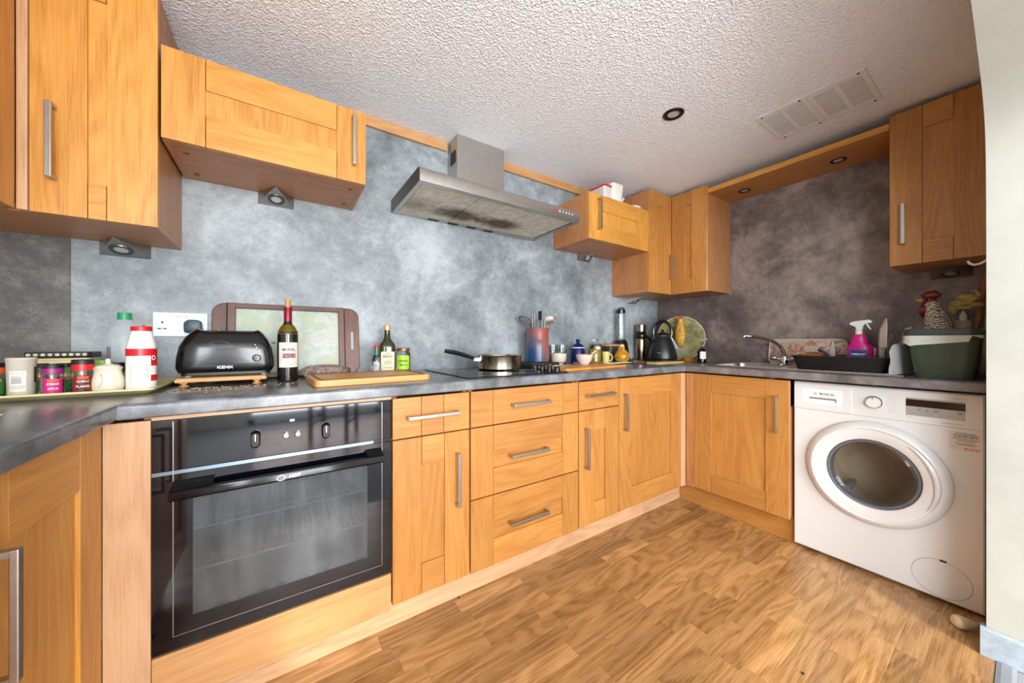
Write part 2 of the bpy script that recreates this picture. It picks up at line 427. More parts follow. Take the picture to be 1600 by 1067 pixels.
def carcass(th, x0, x1, y0, y1, z0, z1, top=True, mat=None, t=.018, name='carcass', openside=None):
    """shell of boards, front (door side) open"""
    b = BM()
    box(b, x0, x1, y0, y1, z0, z0+t)
    if top: box(b, x0, x1, y0, y1, z1-t, z1)
    zt = z1-t if top else z1
    e = .0002
    if openside == 'y-':
        box(b, x0, x0+t, y0, y1, z0+t, zt); box(b, x1-t, x1, y0, y1, z0+t, zt); box(b, x0+t+e, x1-t-e, y1-.008, y1, z0+t, zt)
    elif openside == 'x-':
        box(b, x0, x1, y0, y0+t, z0+t, zt); box(b, x0, x1, y1-t, y1, z0+t, zt); box(b, x1-.008, x1, y0+t+e, y1-t-e, z0+t, zt)
    else:
        box(b, x0, x1, y0, y0+t, z0+t, zt); box(b, x0, x1, y1-t, y1, z0+t, zt); box(b, x0, x0+.008, y0+t+e, y1-t-e, z0+t, zt)
    return th.W(name, b, mat or oak('z', 'panel'))

YD = 1.245; XD = 2.185; XLD = -.36
PY = Plane('y-', YD); PX = Plane('x-', XD); PL = Plane('x+', XLD)
DT, DB, DM = .861, .133, .712   # top of fronts, bottom, drawer line
GAP = .0048
# 300 mm unit: drawer over door
t = Thing('base_cabinet', 'narrow oak base cabinet between the oven and the drawer unit', 'cabinet', (.476, 1.55, 0))
carcass(t, .327, .625, YD+.0215, YB-.02, .132, .865, False, openside='y-')
slab_drawer(t, PY, .327, .6265, DM+GAP, DT, (.430, .518), (.474, .790, .20, False))
panel_door(t, PY, .327, .6265, DB, DM, .105, .105, .110, (.571, .528, .205, True))
# 600 mm drawer unit
t = Thing('drawer_unit', 'wide oak three-drawer unit below the black hob', 'cabinet', (.93, 1.55, 0))
carcass(t, .633, 1.225, YD+.0215, YB-.02, .132, .865, False, openside='y-')
slab_drawer(t, PY, .6335, 1.227, DM+GAP, DT, (.738, 1.128), (.928, .790, .205, False))
panel_door(t, PY, .6335, 1.227, .4255, DM, .104, .106, .108, (.918, .573, .205, False), 'drawer', swr=.103)
panel_door(t, PY, .6335, 1.227, DB-.004, .4203, .104, .106, .108, (.918, .284, .205, False), 'drawer', swr=.103)
# second 300 mm unit
t = Thing('base_cabinet', 'narrow oak base cabinet right of the three-drawer unit', 'cabinet', (1.38, 1.55, 0))
carcass(t, 1.234, 1.530, YD+.0215, YB-.02, .132, .865, False, openside='y-')
slab_drawer(t, PY, 1.2335, 1.5325, DM+GAP, DT, (1.342, 1.432), (1.376, .790, .205, False))
panel_door(t, PY, 1.2335, 1.5325, DB, DM, .108, .105, .106, (1.274, .527, .205, True))
# corner unit, full height door
t = Thing('base_cabinet', 'wide oak base cabinet with one tall door in the corner by the sink run', 'cabinet', (1.86, 1.55, 0))
carcass(t, 1.538, 2.72, YD+.0215, YB-.02, .132, .865, False, openside='y-')
panel_door(t, PY, 1.537, 2.132, DB, DT, .106, .106, .112, (1.575, .675, .205, True))
t.W('corner_post', box(BM(), 2.134, 2.1835, YD-.006, YD+.021, DB, DT, .002), oak('z', 'pale'))
# sink cabinet
t = Thing('base_cabinet', 'oak sink cabinet with a single door beside the washing machine', 'cabinet', (2.48, .95, 0))
carcass(t, XD+.0215, XR-.03, .697, 1.225, .142, .72, False, openside='x-')
panel_door(t, PX, .690, 1.186, DB+.008, DT, .106, .106, .108, (.742, .680, .195, True))
t.W('corner_post', box(BM(), XD, XD+.021, 1.188, YD-.007, DB, DT, .002), oak('z', 'panel'))
# left leg of the kitchen
t = Thing('base_cabinet', 'oak base cabinet under the left worktop with a big steel handle', 'cabinet', (-.64, 1.0, 0))
carcass(t, XL+.01, XLD-.0215, .78, 1.24, .132, .865, False, openside='x+')
panel_door(t, PL, .795, 1.2435, DB, .8605, .106, .118, .11, (.848, .652, .20, True), tone='gold')
t = Thing('base_cabinet', 'oak base cabinet at the open end of the left worktop', 'cabinet', (-.64, .55, 0))
carcass(t, XL+.01, XLD-.0215, .32, .777, .132, .865, False, openside='x+')
panel_door(t, PL, .325, .791, DB, .8605, .106, .118, .11, (.738, .652, .20, True), tone='gold')
# plinths
def plinth(bm, label, tone='pale', ax='x'): solo('plinth_board', bm, oak(ax, tone), label, 'plinth', smooth=False)
plinth(box(BM(), -.30, 1.858, 1.323, 1.341, .0005, .131, .001), 'long pale oak plinth board below the oven and drawers')
plinth(box(BM(), 1.859, 2.2575, 1.323, 1.341, .0005, .131, .001), 'short pale oak plinth board below the corner cabinet')
plinth(box(BM(), 2.258, 2.276, .692, 1.3225, .0005, .140, .001), 'brown oak plinth board below the sink cabinet', 'door', 'y')
plinth(box(BM(), -.455, -.437, .325, 1.27, .0005, .131, .001), 'oak plinth board below the left worktop', 'door', 'y')
# wide pale filler post beside the oven and oven surround
t = Thing('oven_housing', 'pale oak oven housing with a tall filler strip and a low front panel', 'cabinet', (0, 1.55, 0))
t.W('filler_strip', box(BM(), -.3595, -.2765, YD, YD+.02, .004, .862, .001), oak('z', 'pale'))
t.W('front_panel', box(BM(), -.2755, .3215, YD+.001, YD+.02, .118, .2485, .001), oak('x', 'sand'))
t.W('top_rail', box(BM(), -.2755, .3215, YD+.0012, YD+.02, .8605, .8695), oak('x', 'pale'))
carcass(t, -.2935, .3215, YD+.0215, YB-.02, .132, .868, False, openside='y-')

# ------------------------------------------------------------------ built-in oven
t = Thing('built_in_oven', 'black glass built-in electric oven with hazy window and bar handle', 'oven', (.022, 1.5, .25))
x0, x1 = -.2745, .3200
t.W('control_panel', box(BM(), x0, x1, YD-.004, YD+.018, .727, .8595, .0015), M_glassblack)
d = BM()
wx0, wx1, wz0, wz1 = -.196, .243, .335, .652
for a in ((x0, wx0, .258, .7155), (wx1, x1, .258, .7155), (wx0, wx1, .258, wz0), (wx0, wx1, wz1, .7155)):
    box(d, a[0], a[1], YD-.004, YD+.018, a[2], a[3])
door = t.W('oven_door', d, M_glassblack)
hz = MC.get('hazy_oven_window') 
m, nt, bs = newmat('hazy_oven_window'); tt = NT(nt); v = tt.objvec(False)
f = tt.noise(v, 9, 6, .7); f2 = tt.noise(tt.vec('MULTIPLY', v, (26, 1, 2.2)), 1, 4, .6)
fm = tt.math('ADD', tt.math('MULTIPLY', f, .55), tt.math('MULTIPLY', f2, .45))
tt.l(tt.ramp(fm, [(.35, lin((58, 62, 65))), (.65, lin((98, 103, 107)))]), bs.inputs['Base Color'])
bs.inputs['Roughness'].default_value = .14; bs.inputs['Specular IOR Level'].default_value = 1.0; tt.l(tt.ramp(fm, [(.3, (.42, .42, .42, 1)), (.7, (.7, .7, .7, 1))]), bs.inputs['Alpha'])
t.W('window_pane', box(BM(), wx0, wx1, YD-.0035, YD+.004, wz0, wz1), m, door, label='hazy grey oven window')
# thin silver frame line printed on the glass
lb = BM(); fx0, fx1, fz0, fz1 = -.235, .289, .292, .700; yl = YD-.0043
for a in ((fx0, fx0+.0016, fz0, .855), (fx1, fx1+.0014, fz0, .855), (fx0, fx1, fz0, fz0+.0014)): box(lb, a[0], a[1], yl, YD-.0038, a[2], a[3])
t.W('frame_line', lb, M_steel, door)
t.W('vent_strip', box(BM(), x0, .262, YD-.003, YD+.014, .7165, .7262), pm('blue_grey_steel', (150, 172, 186), .22, .9), label='blue-grey steel strip above the oven door')
t.W('vent_strip_end', box(BM(), .264, x1, YD-.001, YD+.014, .7165, .7262), M_glassblack)
# handle: broad bar on end brackets
hb = BM(); prism(hb, [(YD-.047, .664), (YD-.040, .658), (YD-.030, .660), (YD-.026, .672), (YD-.032, .684), (YD-.043, .682)], 'x', -.236, .288, .001)
hd = t.W('handle', hb, pm('black_gloss_bar', (16, 14, 18), .14, .3), door, smooth=True)
for s0, s1 in ((-.234, -.150), (.236, .286)):
    prism(hb := BM(), [(YD-.0042, .672), (YD-.034, .676), (YD-.040, .684), (YD-.0042, .700)], 'x', s0, s1); t.W('handle_bracket', hb, M_black, door)
lg = BM(); tube(lg, [(.0+.010*math.cos(a), YD-.0478, .671+.0075*math.sin(a)) for a in [i*math.pi/8 for i in range(16)]], .0011, 6, True)
text_ny(lg, 'NEFF', .013, .034, YD-.0478, .671, bold=True); lg2 = t.W('maker_logo', lg, M_inkwhite, door, label='white NEFF lettering on the oven handle')
for kx, kz in ((-.061, .783), (.118, .783)):
    kb = BM(); loft(kb, [[(kx+p[0], y, kz+p[1]) for p in rrect(-.011*s, .011*s, -.024*s, .024*s, .0105*s)] for y, s in ((YD-.0041, 1.05), (YD-.016, 1), (YD-.022, .8))][::-1])
    k = t.W('control_knob', kb, M_black, smooth=True)
    kb = BM(); box(kb, kx-.0012, kx+.0012, YD-.0226, YD-.0221, kz-.004, kz+.016); t.W('pointer', kb, M_inkwhite, k)
for kx in (.013, .043):
    kb = BM(); lathe(kb, [(.0085, 0), (.0085, .006), (.006, .008), (0, .008)], kx, YD-.0042, .783, 20, Matrix.Rotation(R(90), 4, 'X')); t.W('push_button', kb, M_chrome, smooth=True)
pb2 = BM(); box(pb2, .022, .034, YD-.0044, YD-.0041, .822, .829); t.W('clock_display', pb2, pm('pale_display', (170, 200, 230), .4), label='small clock display')
# cavity and racks
cb = BM(); box(cb, -.21, .257, YD+.40, YD+.41, .30, .67); box(cb, -.22, -.21, YD+.02, YD+.41, .30, .67); box(cb, .257, .267, YD+.02, YD+.41, .30, .67); box(cb, -.22, .267, YD+.02, YD+.41, .29, .30); box(cb, -.22, .267, YD+.02, YD+.41, .67, .68)
t.W('oven_cavity', cb, pm('dark_enamel', (40, 42, 46), .35))
for zz in (.43, .545):
    rb = BM(); tube(rb, [(-.2, YD+.04, zz), (.247, YD+.04, zz)], .003, 6); tube(rb, [(-.2, YD+.38, zz), (.247, YD+.38, zz)], .003, 6)
    for i in range(24): tube(rb, [(-.19+i*.0187, YD+.04, zz), (-.19+i*.0187, YD+.38, zz)], .0016, 5)
    t.W('oven_rack', rb, M_steel)

# ------------------------------------------------------------------ worktop (three lengths joined)
t = Thing('worktop', 'slate grey laminate worktop running round three sides of the kitchen', 'worktop', (.9, 1.5, .872))
WT, WB_, WY, WX, WLX = .910, .872, 1.225, 2.160, -.33
def edge_prof(front, back, sgn=1):   # rounded front edge; profile in (horizontal, z)
    r = .009; p = []
    for i in range(6):
        a = R(180-90*i/5); p.append((front+sgn*(r+r*math.cos(a)), WT-r+r*math.sin(a)))
    return [(front+sgn*.004, WB_), (front, WB_+.004)]+p+[(back, WT), (back, WB_)]
t.W('worktop_length', prism(BM(), edge_prof(WY, YB-.0005), 'x', WLX+.0, WX-.0005), M_worktop, smooth=True)
# corner squares carry on behind the two returns
b = BM(); prism(b, [(p[0], p[1]) for p in edge_prof(WLX, XL+.001, -1)], 'y', .30, WY+.012); box(b, XL+.001, WLX-.0005, WY+.012, YB-.0005, WB_, WT)
t.W('worktop_length', b, M_worktop, smooth=True)
SX0, SX1, SY0, SY1 = 2.30, 2.66, .775, 1.135      # sink bowl opening
b = BM(); prism(b, edge_prof(WX, SX0), 'y', .0865, WY+.012); box(b, SX1, XR-.0005, .0865, YB-.0005, WB_, WT)
box(b, SX0, SX1, .0865, SY0, WB_, WT); box(b, SX0, SX1, SY1, YB-.0005, WB_, WT); box(b, WX, SX0, WY+.012, YB-.0005, WB_, WT)
t.W('worktop_length', b, M_workbrown, smooth=True)

# ------------------------------------------------------------------ wall units
YW = 1.4986; XW = 2.45; ZB = 1.418; ZT = 2.150
PW = Plane('y-', YW); PXW = Plane('x-', XW)
CT = oak('z', 'panel')
def shellunit(th, x0, x1, y0, y1, z0, z1, bottom_ax='x', tone='panel'):
    tt_ = .018; b = BM(); box(b, x0+tt_, x1-tt_, y0, y1, z0+.001, z0+tt_); th.W('bottom_board', b, oak(bottom_ax, tone))
    b = BM(); box(b, x0+tt_, x1-tt_, y0, y1, z1-tt_, z1-.001); th.W('top_board', b, oak(bottom_ax, tone))
    b = BM(); box(b, x0, x0+tt_-.0002, y0, y1, z0, z1); th.W('side_board', b, oak('z', tone))
    b = BM(); box(b, x1-tt_+.0002, x1, y0, y1, z0, z1); th.W('side_board', b, oak('z', tone))
    b = BM(); box(b, x0+tt_, x1-tt_, y1-.006, y1, z0+tt_, z1-tt_); th.W('back_board', b, oak('z', tone))
def caps(th, pts, z):
    for x, y in pts:
        b = BM(); lathe(b, [(.0085, -.0022), (.0085, .002)], x, y, z, 16); th.W('screw_cap', b, pm('brown_cap', (120, 66, 34), .5))
# tall left corner unit
t = Thing('wall_cabinet', 'tall oak corner wall cabinet hanging above the spice jars', 'cabinet', (-.6, 1.6, ZB))
b = BM(); prism(b, [(XL+.002, 1.10), (-.6085, 1.10), (-.6085, YW+.0215), (-.321, YW+.0215), (-.321, YB-.0015), (XL+.002, YB-.0015)], 'z', ZB, ZB+.018); t.W('bottom_board', b, oak('x', 'panel'))
b = BM(); prism(b, [(XL+.002, 1.10), (-.6085, 1.10), (-.6085, YW+.0215), (-.321, YW+.0215), (-.321, YB-.0015), (XL+.002, YB-.0015)], 'z', 2.145, 2.16); t.W('top_board', b, oak('x', 'panel'))
t.W('side_board', box(BM(), -.339, -.3205, YW+.0215, YB-.0015, ZB+.0182, 2.1448), oak('z', 'panel'))
t.W('side_board', box(BM(), XL+.002, -.6085, 1.10, 1.118, ZB+.0182, 2.1448), oak('z', 'panel'))
panel_door(t, PW, -.5655, -.3175, ZB-.001, 2.158, .1045, .105, .102, (-.523, 1.612, .205, True), tone='gold', swr=.107)
t.W('corner_post', box(BM(), -.5865, -.567, YW-.004, YW+.021, ZB-.001, 2.158, .003), oak('z', 'pale'))
panel_door(t, Plane('x+', -.587), 1.10, YW-.0043, ZB-.001, 2.158, .106, .105, .102, (1.15, 1.612, .205, True), tone='gold')
# bridging unit left
def bridge(x0, x1, label, hx, mirror):
    t = Thing('wall_cabinet', label, 'cabinet', ((x0+x1)/2, 1.65, 1.70))
    shellunit(t, x0, x1, YW+.0215, YB-.0015, 1.700, 1.988)
    d = panel_door(t, PW, x0+.001, x1-.001, 1.7005, 1.9885, .105, .101, .107, (hx, 1.860, .195, True), tone='gold', rec=.006)
    caps(t, [(x0+.045, 1.58), (x0+.045, 1.76), (x1-.045, 1.58), (x1-.045, 1.76)], 1.700)
    return t
bridge(-.3115, .287, 'oak bridging wall cabinet left of the cooker hood', .240, False)
bridge(1.569, 2.169, 'oak bridging wall cabinet right of the cooker hood', 1.648, True)
# right corner unit
t = Thing('wall_cabinet', 'L-shaped oak corner wall cabinet above the kettle', 'cabinet', (2.5, 1.6, ZB))
Lp = [(2.1705, YW+.0215), (XW+.0215, YW+.0215), (XW+.0215, 1.2545), (XR-.0015, 1.2545), (XR-.0015, YB-.0015), (2.1705, YB-.0015)]
t.W('bottom_board', prism(BM(), Lp, 'z', ZB+.001, ZB+.019), oak('x', 'panel'))
t.W('top_board', prism(BM(), Lp, 'z', ZT-.022, ZT-.004), oak('x', 'panel'))
t.W('side_board', box(BM(), 2.1705, 2.188, YW+.0215, YB-.0015, ZB+.0192, ZT-.0222), oak('z', 'panel'))
t.W('side_board', box(BM(), XW+.0215, XR-.0015, 1.2345, 1.254, ZB, ZT-.003), oak('z', 'panel'))
panel_door(t, PW, 2.1705, XW-.001, ZB-.001, ZT, .106, .10, .10, (2.413, 1.615, .185, True))
panel_door(t, PXW, 1.2555, YW-.001, ZB-.001, ZT, .094, .10, .10, None, swr=.106)
pbm = BM(); prism(pbm, [(XW, 1.2545), (XW+.001, 1.244), (XW+.006, 1.2375), (XW+.0205, 1.2345), (XW+.0205, 1.2545)], 'z', ZB-.001, ZT); t.W('corner_post', pbm, oak('z', 'door'), smooth=True)
# right end unit
t = Thing('wall_cabinet', 'single oak wall cabinet on the sink wall above the green caddy', 'cabinet', (2.6, .24, 1.426))
shy0, shy1 = .0835, .3745
b = BM(); box(b, XW+.0215, XR-.0015, shy0, shy1, 1.427, 1.445); t.W('bottom_board', b, oak('y', 'panel'))
b = BM(); box(b, XW+.0215, XR-.0015, shy0, shy1, 2.13, 2.148); t.W('top_board', b, oak('y', 'panel'))
for ya in (shy0, shy1-.018): b = BM(); box(b, XW+.0215, XR-.0015, ya, ya+.018, 1.4452, 2.1298); t.W('side_board', b, oak('z', 'panel'))
panel_door(t, PXW, .0830, .3755, 1.426, 2.152, .101, .104, .104, (.330, 1.617, .19, True), swr=.1025)
# pelmet shelf with two downlights, dark gap above it
t = Thing('pelmet_shelf', 'oak light pelmet spanning the sink wall between two wall cabinets', 'pelmet', (2.6, .8, 2.09))
t.W('shelf_board', box(BM(), XW, XR-.0015, .3765, 1.2335, 2.089, 2.107), oak('y', 'door'))
t.W('front_strip', box(BM(), XW-.003, XW-.0002, .3765, 1.2335, 2.088, 2.119), oak('y', 'gold'))
for yy_ in (1.075, .600):
    b = BM(); lathe(b, [(.020, -.001), (.026, -.003), (.034, -.0025), (.036, 0), (.020, 0)], 2.62, yy_, 2.0887, 28, cap=False); r_ = t.W('downlight_ring', b, pm('dark_bronze', (60, 48, 42), .3, .8), smooth=True)
    b = BM(); lathe(b, [(0, -.0005), (.012, -.0015), (.0205, -.0005)], 2.62, yy_, 2.0885, 20, cap=False); t.W('lamp_glass', b, pm('frosted_lamp_glass', (190, 188, 182), .15), r_, smooth=True)
# timber trim along the top of the back wall
solo('trim_2', box(BM(), .288, .772, YB-.019, YB-.0005, 2.131, CEIL-.0005, .001), oak('x', 'sand'), 'oak trim strip along the ceiling left of the hood', 'trim', smooth=False)['kind'] = 'structure'
solo('trim_3', box(BM(), 1.084, 2.168, YB-.019, YB-.0005, 2.131, CEIL-.0005, .001), oak('x', 'sand'), 'oak trim strip along the ceiling right of the hood', 'trim', smooth=False)['kind'] = 'structure'
for n in ('trim_2', 'trim_3'):
    o = bpy.data.objects[n]
    for k in ('label', 'category'): del o[k]

# triangular under-cabinet lamps
def wedge(label, c, rz, group=None):
    t = Thing('under_cabinet_light', label, 'light', c, rz)   # local: back at y=0, apex towards -y, top z=0
    b = BM(); w2, dp, h = .065, .118, .046
    A = b.verts.new((0, -dp, 0)); TL = b.verts.new((-w2, 0, 0)); TR = b.verts.new((w2, 0, 0)); BL = b.verts.new((-w2, 0, -h)); BR = b.verts.new((w2, 0, -h))
    for f in ((A, BL, BR), (A, TL, BL), (A, BR, TR), (A, TR, TL), (TL, TR, BR, BL)): b.faces.new(f)
    bmesh.ops.recalc_face_normals(b, faces=b.faces[:])
    t.L('housing', b, M_steel, smooth=False)
    # lamp disc in the sloping face
    n = Vector((0, -h, -dp)).normalized(); u = Vector((1, 0, 0)); v_ = n.cross(u)
    cen = Vector((0, -dp*.36, -h*.64)); M = Matrix((u, v_, n)).transposed().to_4x4(); M.translation = cen+n*.0002
    b = BM(); lathe(b, [(.018, .001), (.022, .004), (.030, .003), (.0315, 0)], 0, 0, 0, 28, None, False); b.transform(M); r_ = t.L('lamp_ring', b, pm('dark_lamp_ring', (110, 108, 104), .3, .9))
    b = BM(); lathe(b, [(0, .0015), (.010, .001), (.0185, .0005)], 0, 0, 0, 24, None, False); b.transform(M); t.L('lamp_glass', b, pm('frosted_lamp_glass', (190, 188, 182), .15), r_)
wedge('triangular steel lamp under the tall left wall cabinet', (-.470, YB-.002, ZB-.0005), 0)
wedge('triangular steel lamp under the bridging cabinet left of the hood', (-.017, YB-.002, 1.6995), 0)
wedge('triangular steel lamp under the bridging cabinet right of the hood', (1.855, YB-.002, 1.6995), 0)
wedge('triangular steel lamp under the L-shaped corner cabinet', (2.40, YB-.002, ZB+.0005), 0)
wedge('triangular steel lamp under the cabinet above the green caddy', (XR-.002, .215, 1.4265), R(-90))

# ------------------------------------------------------------------ cooker hood
t = Thing('cooker_hood', 'brushed steel chimney cooker hood with greasy filters', 'hood', (.925, 1.6, 1.725))
hx0, hx1, hy0 = .472, 1.380, 1.388
b = BM(); prism(b, [(hy0, 1.727), (hy0-.002, 1.750), (hy0, 1.772), (hy0+.006, 1.783), (hy0+.02, 1.790), (YB-.002, 1.792), (YB-.002, 1.727), (YB-.045, 1.727), (YB-.045, 1.745), (hy0+.03, 1.745), (hy0+.03, 1.727)], 'x', hx0+.002, hx1-.002); t.W('canopy', b, M_hoodsteel, smooth=True)
for s0 in (hx0, hx1-.002):
    b = BM(); prism(b, [(hy0+.004, 1.7265), (hy0+.001, 1.772), (hy0+.012, 1.787), (YB-.002, 1.7925), (YB-.002, 1.7265)], 'x', s0, s0+.0019); t.W('end_cap', b, pm('dark_end_steel', (104, 100, 96), .4, .9))
for s0, s1 in ((hx0+.002, hx0+.022), (hx1-.022, hx1-.002)):
    b = BM(); box(b, s0, s1, hy0+.03, YB-.045, 1.727, 1.745); t.W('side_rail', b, M_steel)
def filter_mat():
    m, nt, bs = newmat('greasy_filter_mesh'); q = NT(nt); tc = q.n('ShaderNodeTexCoord'); v = tc.outputs['Object']
    def spot(cx, cy, rx, ry):
        d = q.vec('MULTIPLY', q.vec('SUBTRACT', v, (cx, cy, 0)), (1/rx, 1/ry, 0))
        ln = q.n('ShaderNodeVectorMath', operation='LENGTH'); q.l(d, ln.inputs[0])
        return q.math('SUBTRACT', 1, q.math('ADD', ln.outputs['Value'], q.math('MULTIPLY', q.math('SUBTRACT', q.noise(v, 22, 4, .6), .5), .7)), True)
    s = q.math('ADD', spot(-.145, .07, .17, .11), q.math('ADD', spot(.105, .07, .17, .10), q.math('MULTIPLY', spot(-.38, .06, .16, .14), .4)), True)
    n = q.noise(v, 26, 5, .6); fine = q.noise(v, 420, 1, .5)
    base = q.ramp(n, [(.35, lin((198, 188, 164))), (.65, lin((224, 218, 204)))])
    c = q.mix(q.math('MULTIPLY', s, 1.7, True), base, lin((92, 60, 24)))
    q.l(q.mix(.25, c, q.ramp(fine, [(.4, (.4, .4, .4, 1)), (.6, (1, 1, 1, 1))]), 'MULTIPLY'), bs.inputs['Base Color'])
    bs.inputs['Metallic'].default_value = .15; bs.inputs['Roughness'].default_value = .45; q.bump(fine, .4, .0008, bs); return m
fm_ = filter_mat(); fe = [hx0+.024, .772, 1.078, hx1-.024]
for i in range(3):
    b = BM(); box(b, fe[i]+.002, fe[i+1]-.002, hy0+.032, YB-.047, 1.731, 1.744, .002, 1); f = t.W('grease_filter', b, fm_)
    b = BM(); xm = (fe[i]+fe[i+1])/2+.02; box(b, xm-.035, xm+.035, hy0+.040, hy0+.062, 1.7285, 1.7312, .001, 1); t.W('filter_latch', b, pm('cream_latch', (214, 196, 158), .5), f)
for i in range(4):
    b = BM(); box(b, .66+i*.115, .72+i*.115, YB-.038, YB-.010, 1.7255, 1.7272); t.W('vent_slot', b, M_blackmat)
# chimney with louvres on the side
b = BM(); box(b, .785, 1.082, 1.703, YB-.0005, 1.7925, CEIL-.0005, .0015); ch = t.W('chimney', b, M_hoodsteel)
for i in range(7):
    b = BM(); y = 1.722+i*.0105; box(b, .7838, .7852, y, y+.006, 2.035, 2.105); t.W('louvre_slot', b, M_blackmat, ch)
for i in range(6):
    b = BM(); lathe(b, [(.0058, 0), (.0058, .003), (.004, .0042), (0, .0042)], 1.212+i*.0225, hy0-.0018, 1.757, 16, Matrix.Rotation(R(90), 4, 'X')); t.W('push_button', b, M_red if i == 0 else M_chrome, smooth=True)

# ------------------------------------------------------------------ ceiling fittings
t = Thing('ceiling_downlight', 'round bronze recessed downlight in the white ceiling', 'light', (1.602, .971, CEIL))
b = BM(); lathe(b, [(.026, -.001), (.031, -.005), (.040, -.006), (.047, -.003), (.049, 0)], 0, 0, 0, 36, None, False); t.L('trim_ring', b, pm('dark_bronze', (60, 48, 42), .3, .8))
b = BM(); lathe(b, [(0, -.0015), (.016, -.002), (.0265, -.001)], 0, 0, 0, 28, None, False); t.L('lamp_glass', b, pm('frosted_lamp_glass', (190, 188, 182), .15))
def grille(label, y0, y1):
    gx0, gx1 = 1.975, 2.295
    t = Thing('vent_grille', label, 'vent', ((gx0+gx1)/2, (y0+y1)/2, CEIL))
    z = CEIL-.0045
    b = BM(); box(b, gx0, gx1, y0, y1, z+.003, CEIL-.0002); t.W('backing', b, pm('vent_shadow', (196, 194, 190), .7))
    ym = (y0+y1)/2
    b = BM()
    for a in ((gx0, gx0+.034, y0, y1), (gx1-.034, gx1, y0, y1), (gx0+.034, gx1-.034, y0, y0+.018), (gx0+.034, gx1-.034, y1-.018, y1), (gx0+.034, gx1-.034, ym-.008, ym+.008)): box(b, a[0], a[1], a[2], a[3], z, CEIL-.0015)
    t.W('frame', b, M_whiteplast)
    for (ya, yb) in ((y0+.018, ym-.008), (ym+.008, y1-.018)):
        for i in range(12):
            x = gx0+.036+i*.0210; b = BM(); prism(b, [(x, z+.0002), (x+.013, z+.0002), (x+.016, z+.003), (x+.003, z+.003)], 'y', ya, yb); t.W('slat', b, M_whiteplast)
    for x in (gx0+.016, gx1-.016):
        b = BM(); yv = y0+.022 if y0 < .5 else y1-.022; lathe(b, [(.0052, 0), (.0045, -.0015), (0, -.002)], x, yv, z, 12); t.W('screw', b, M_blackmat)
grille('white louvred ceiling vent grille nearer the wall cabinet', .372, .566)
grille('white louvred ceiling vent grille nearer the corner cabinet', .567, .761)
o = [x for x in bpy.data.objects if x.name.startswith('vent_grille')]
for x in (1.991, 2.279):
    b = BM(); lathe(b, [(.0052, 0), (.0045, -.0015), (0, -.002)], x, .590, CEIL-.0045, 12); obj('screw', b, M_blackmat, o[1], tuple(o[1].location))
#=== PART2 ===
# ------------------------------------------------------------------ washing machine
t = Thing('washing_machine', 'white front-loading washing machine under the worktop', 'washing machine', (2.5, .39, 0))
FX, wy0, wy1, wz0, wz1 = 2.232, .094, .685, .014, .858
DY, DZ = .397, .468
b = BM()
angs = sorted([2*math.pi*i/56 for i in range(56)]+[math.atan2(z-DZ, y-DY) % (2*math.pi) for y in (wy0, wy1) for z in (wz0, wz1)])
outer, inner, back = [], [], []
for a in angs:
    c_, s_ = math.cos(a), math.sin(a)
    k = min(((wy1-DY) if c_ > 0 else (DY-wy0))/max(abs(c_), 1e-9), ((wz1-DZ) if s_ > 0 else (DZ-wz0))/max(abs(s_), 1e-9))
    outer.append((FX, DY+k*c_, DZ+k*s_)); inner.append((FX, DY+.175*c_, DZ+.175*s_))
    back.append((XR-.02, DY+k*c_, DZ+k*s_))
rin = [(FX+.05, y, z) for _, y, z in inner]
mid = [(FX+.006, y, z) for _, y, z in outer]
sh = [(FX, DY+(y-DY)*.985, DZ+(z-DZ)*.985) for _, y, z in outer]
loft(b, [rin, inner, sh, mid, back], False)
f = b.faces.new([b.verts[i] for i in range(0)]) if False else None
t.W('cabinet_body', b, M_white, smooth=True)
b = BM()
for y in (.15, .63):
    for x in (2.30, 2.70): lathe(b, [(.022, 0), (.022, .010), (.012, .012), (.012, .05)], x, y, .0003, 14)
t.W('foot', b, M_blackmat)
MX = Matrix.Rotation(R(-90), 4, 'Y')   # lathe axis -> -X
def lx(prof, y, z, x=FX, seg=56, cap=False): b = BM(); lathe(b, prof, x, y, z, seg, MX, cap); return b
dr = t.W('door', lx([(.2320, .001), (.2325, .010), (.229, .020), (.2075, .0385), (.2045, .0392), (.2015, .0375), (.199, .0350), (.160, .0330), (.1535, .028), (.1515, .016), (.1515, .004)], DY, DZ), M_white, smooth=True)
t.W('rubber_seal', lx([(.1512, .018), (.147, .024), (.140, .022), (.136, .012), (.136, -.02), (.16, -.045)], DY, DZ), pm('grey_rubber_seal', (96, 98, 102), .35), dr, smooth=True)
m, nt, bs = newmat('smoked_door_glass'); bs.inputs['Base Color'].default_value = lin((60, 46, 36)); bs.inputs['Roughness'].default_value = .04; bs.inputs['Alpha'].default_value = .20; bs.inputs['Specular IOR Level'].default_value = 1.0
t.W('door_glass', lx([(.1400, .0215), (.130, .025), (.118, .018), (.108, -.020), (.098, -.060), (.080, -.085), (.04, -.096), (0, -.098)], DY, DZ), m, dr, smooth=True, label='smoked glass bowl of the washing machine door')
b = BM(); prism(b, [(.150+.02*math.cos(a), .012*math.sin(a)) for a in [i*math.pi/6 for i in range(12)]], 'x', 0, .004)
b.free()
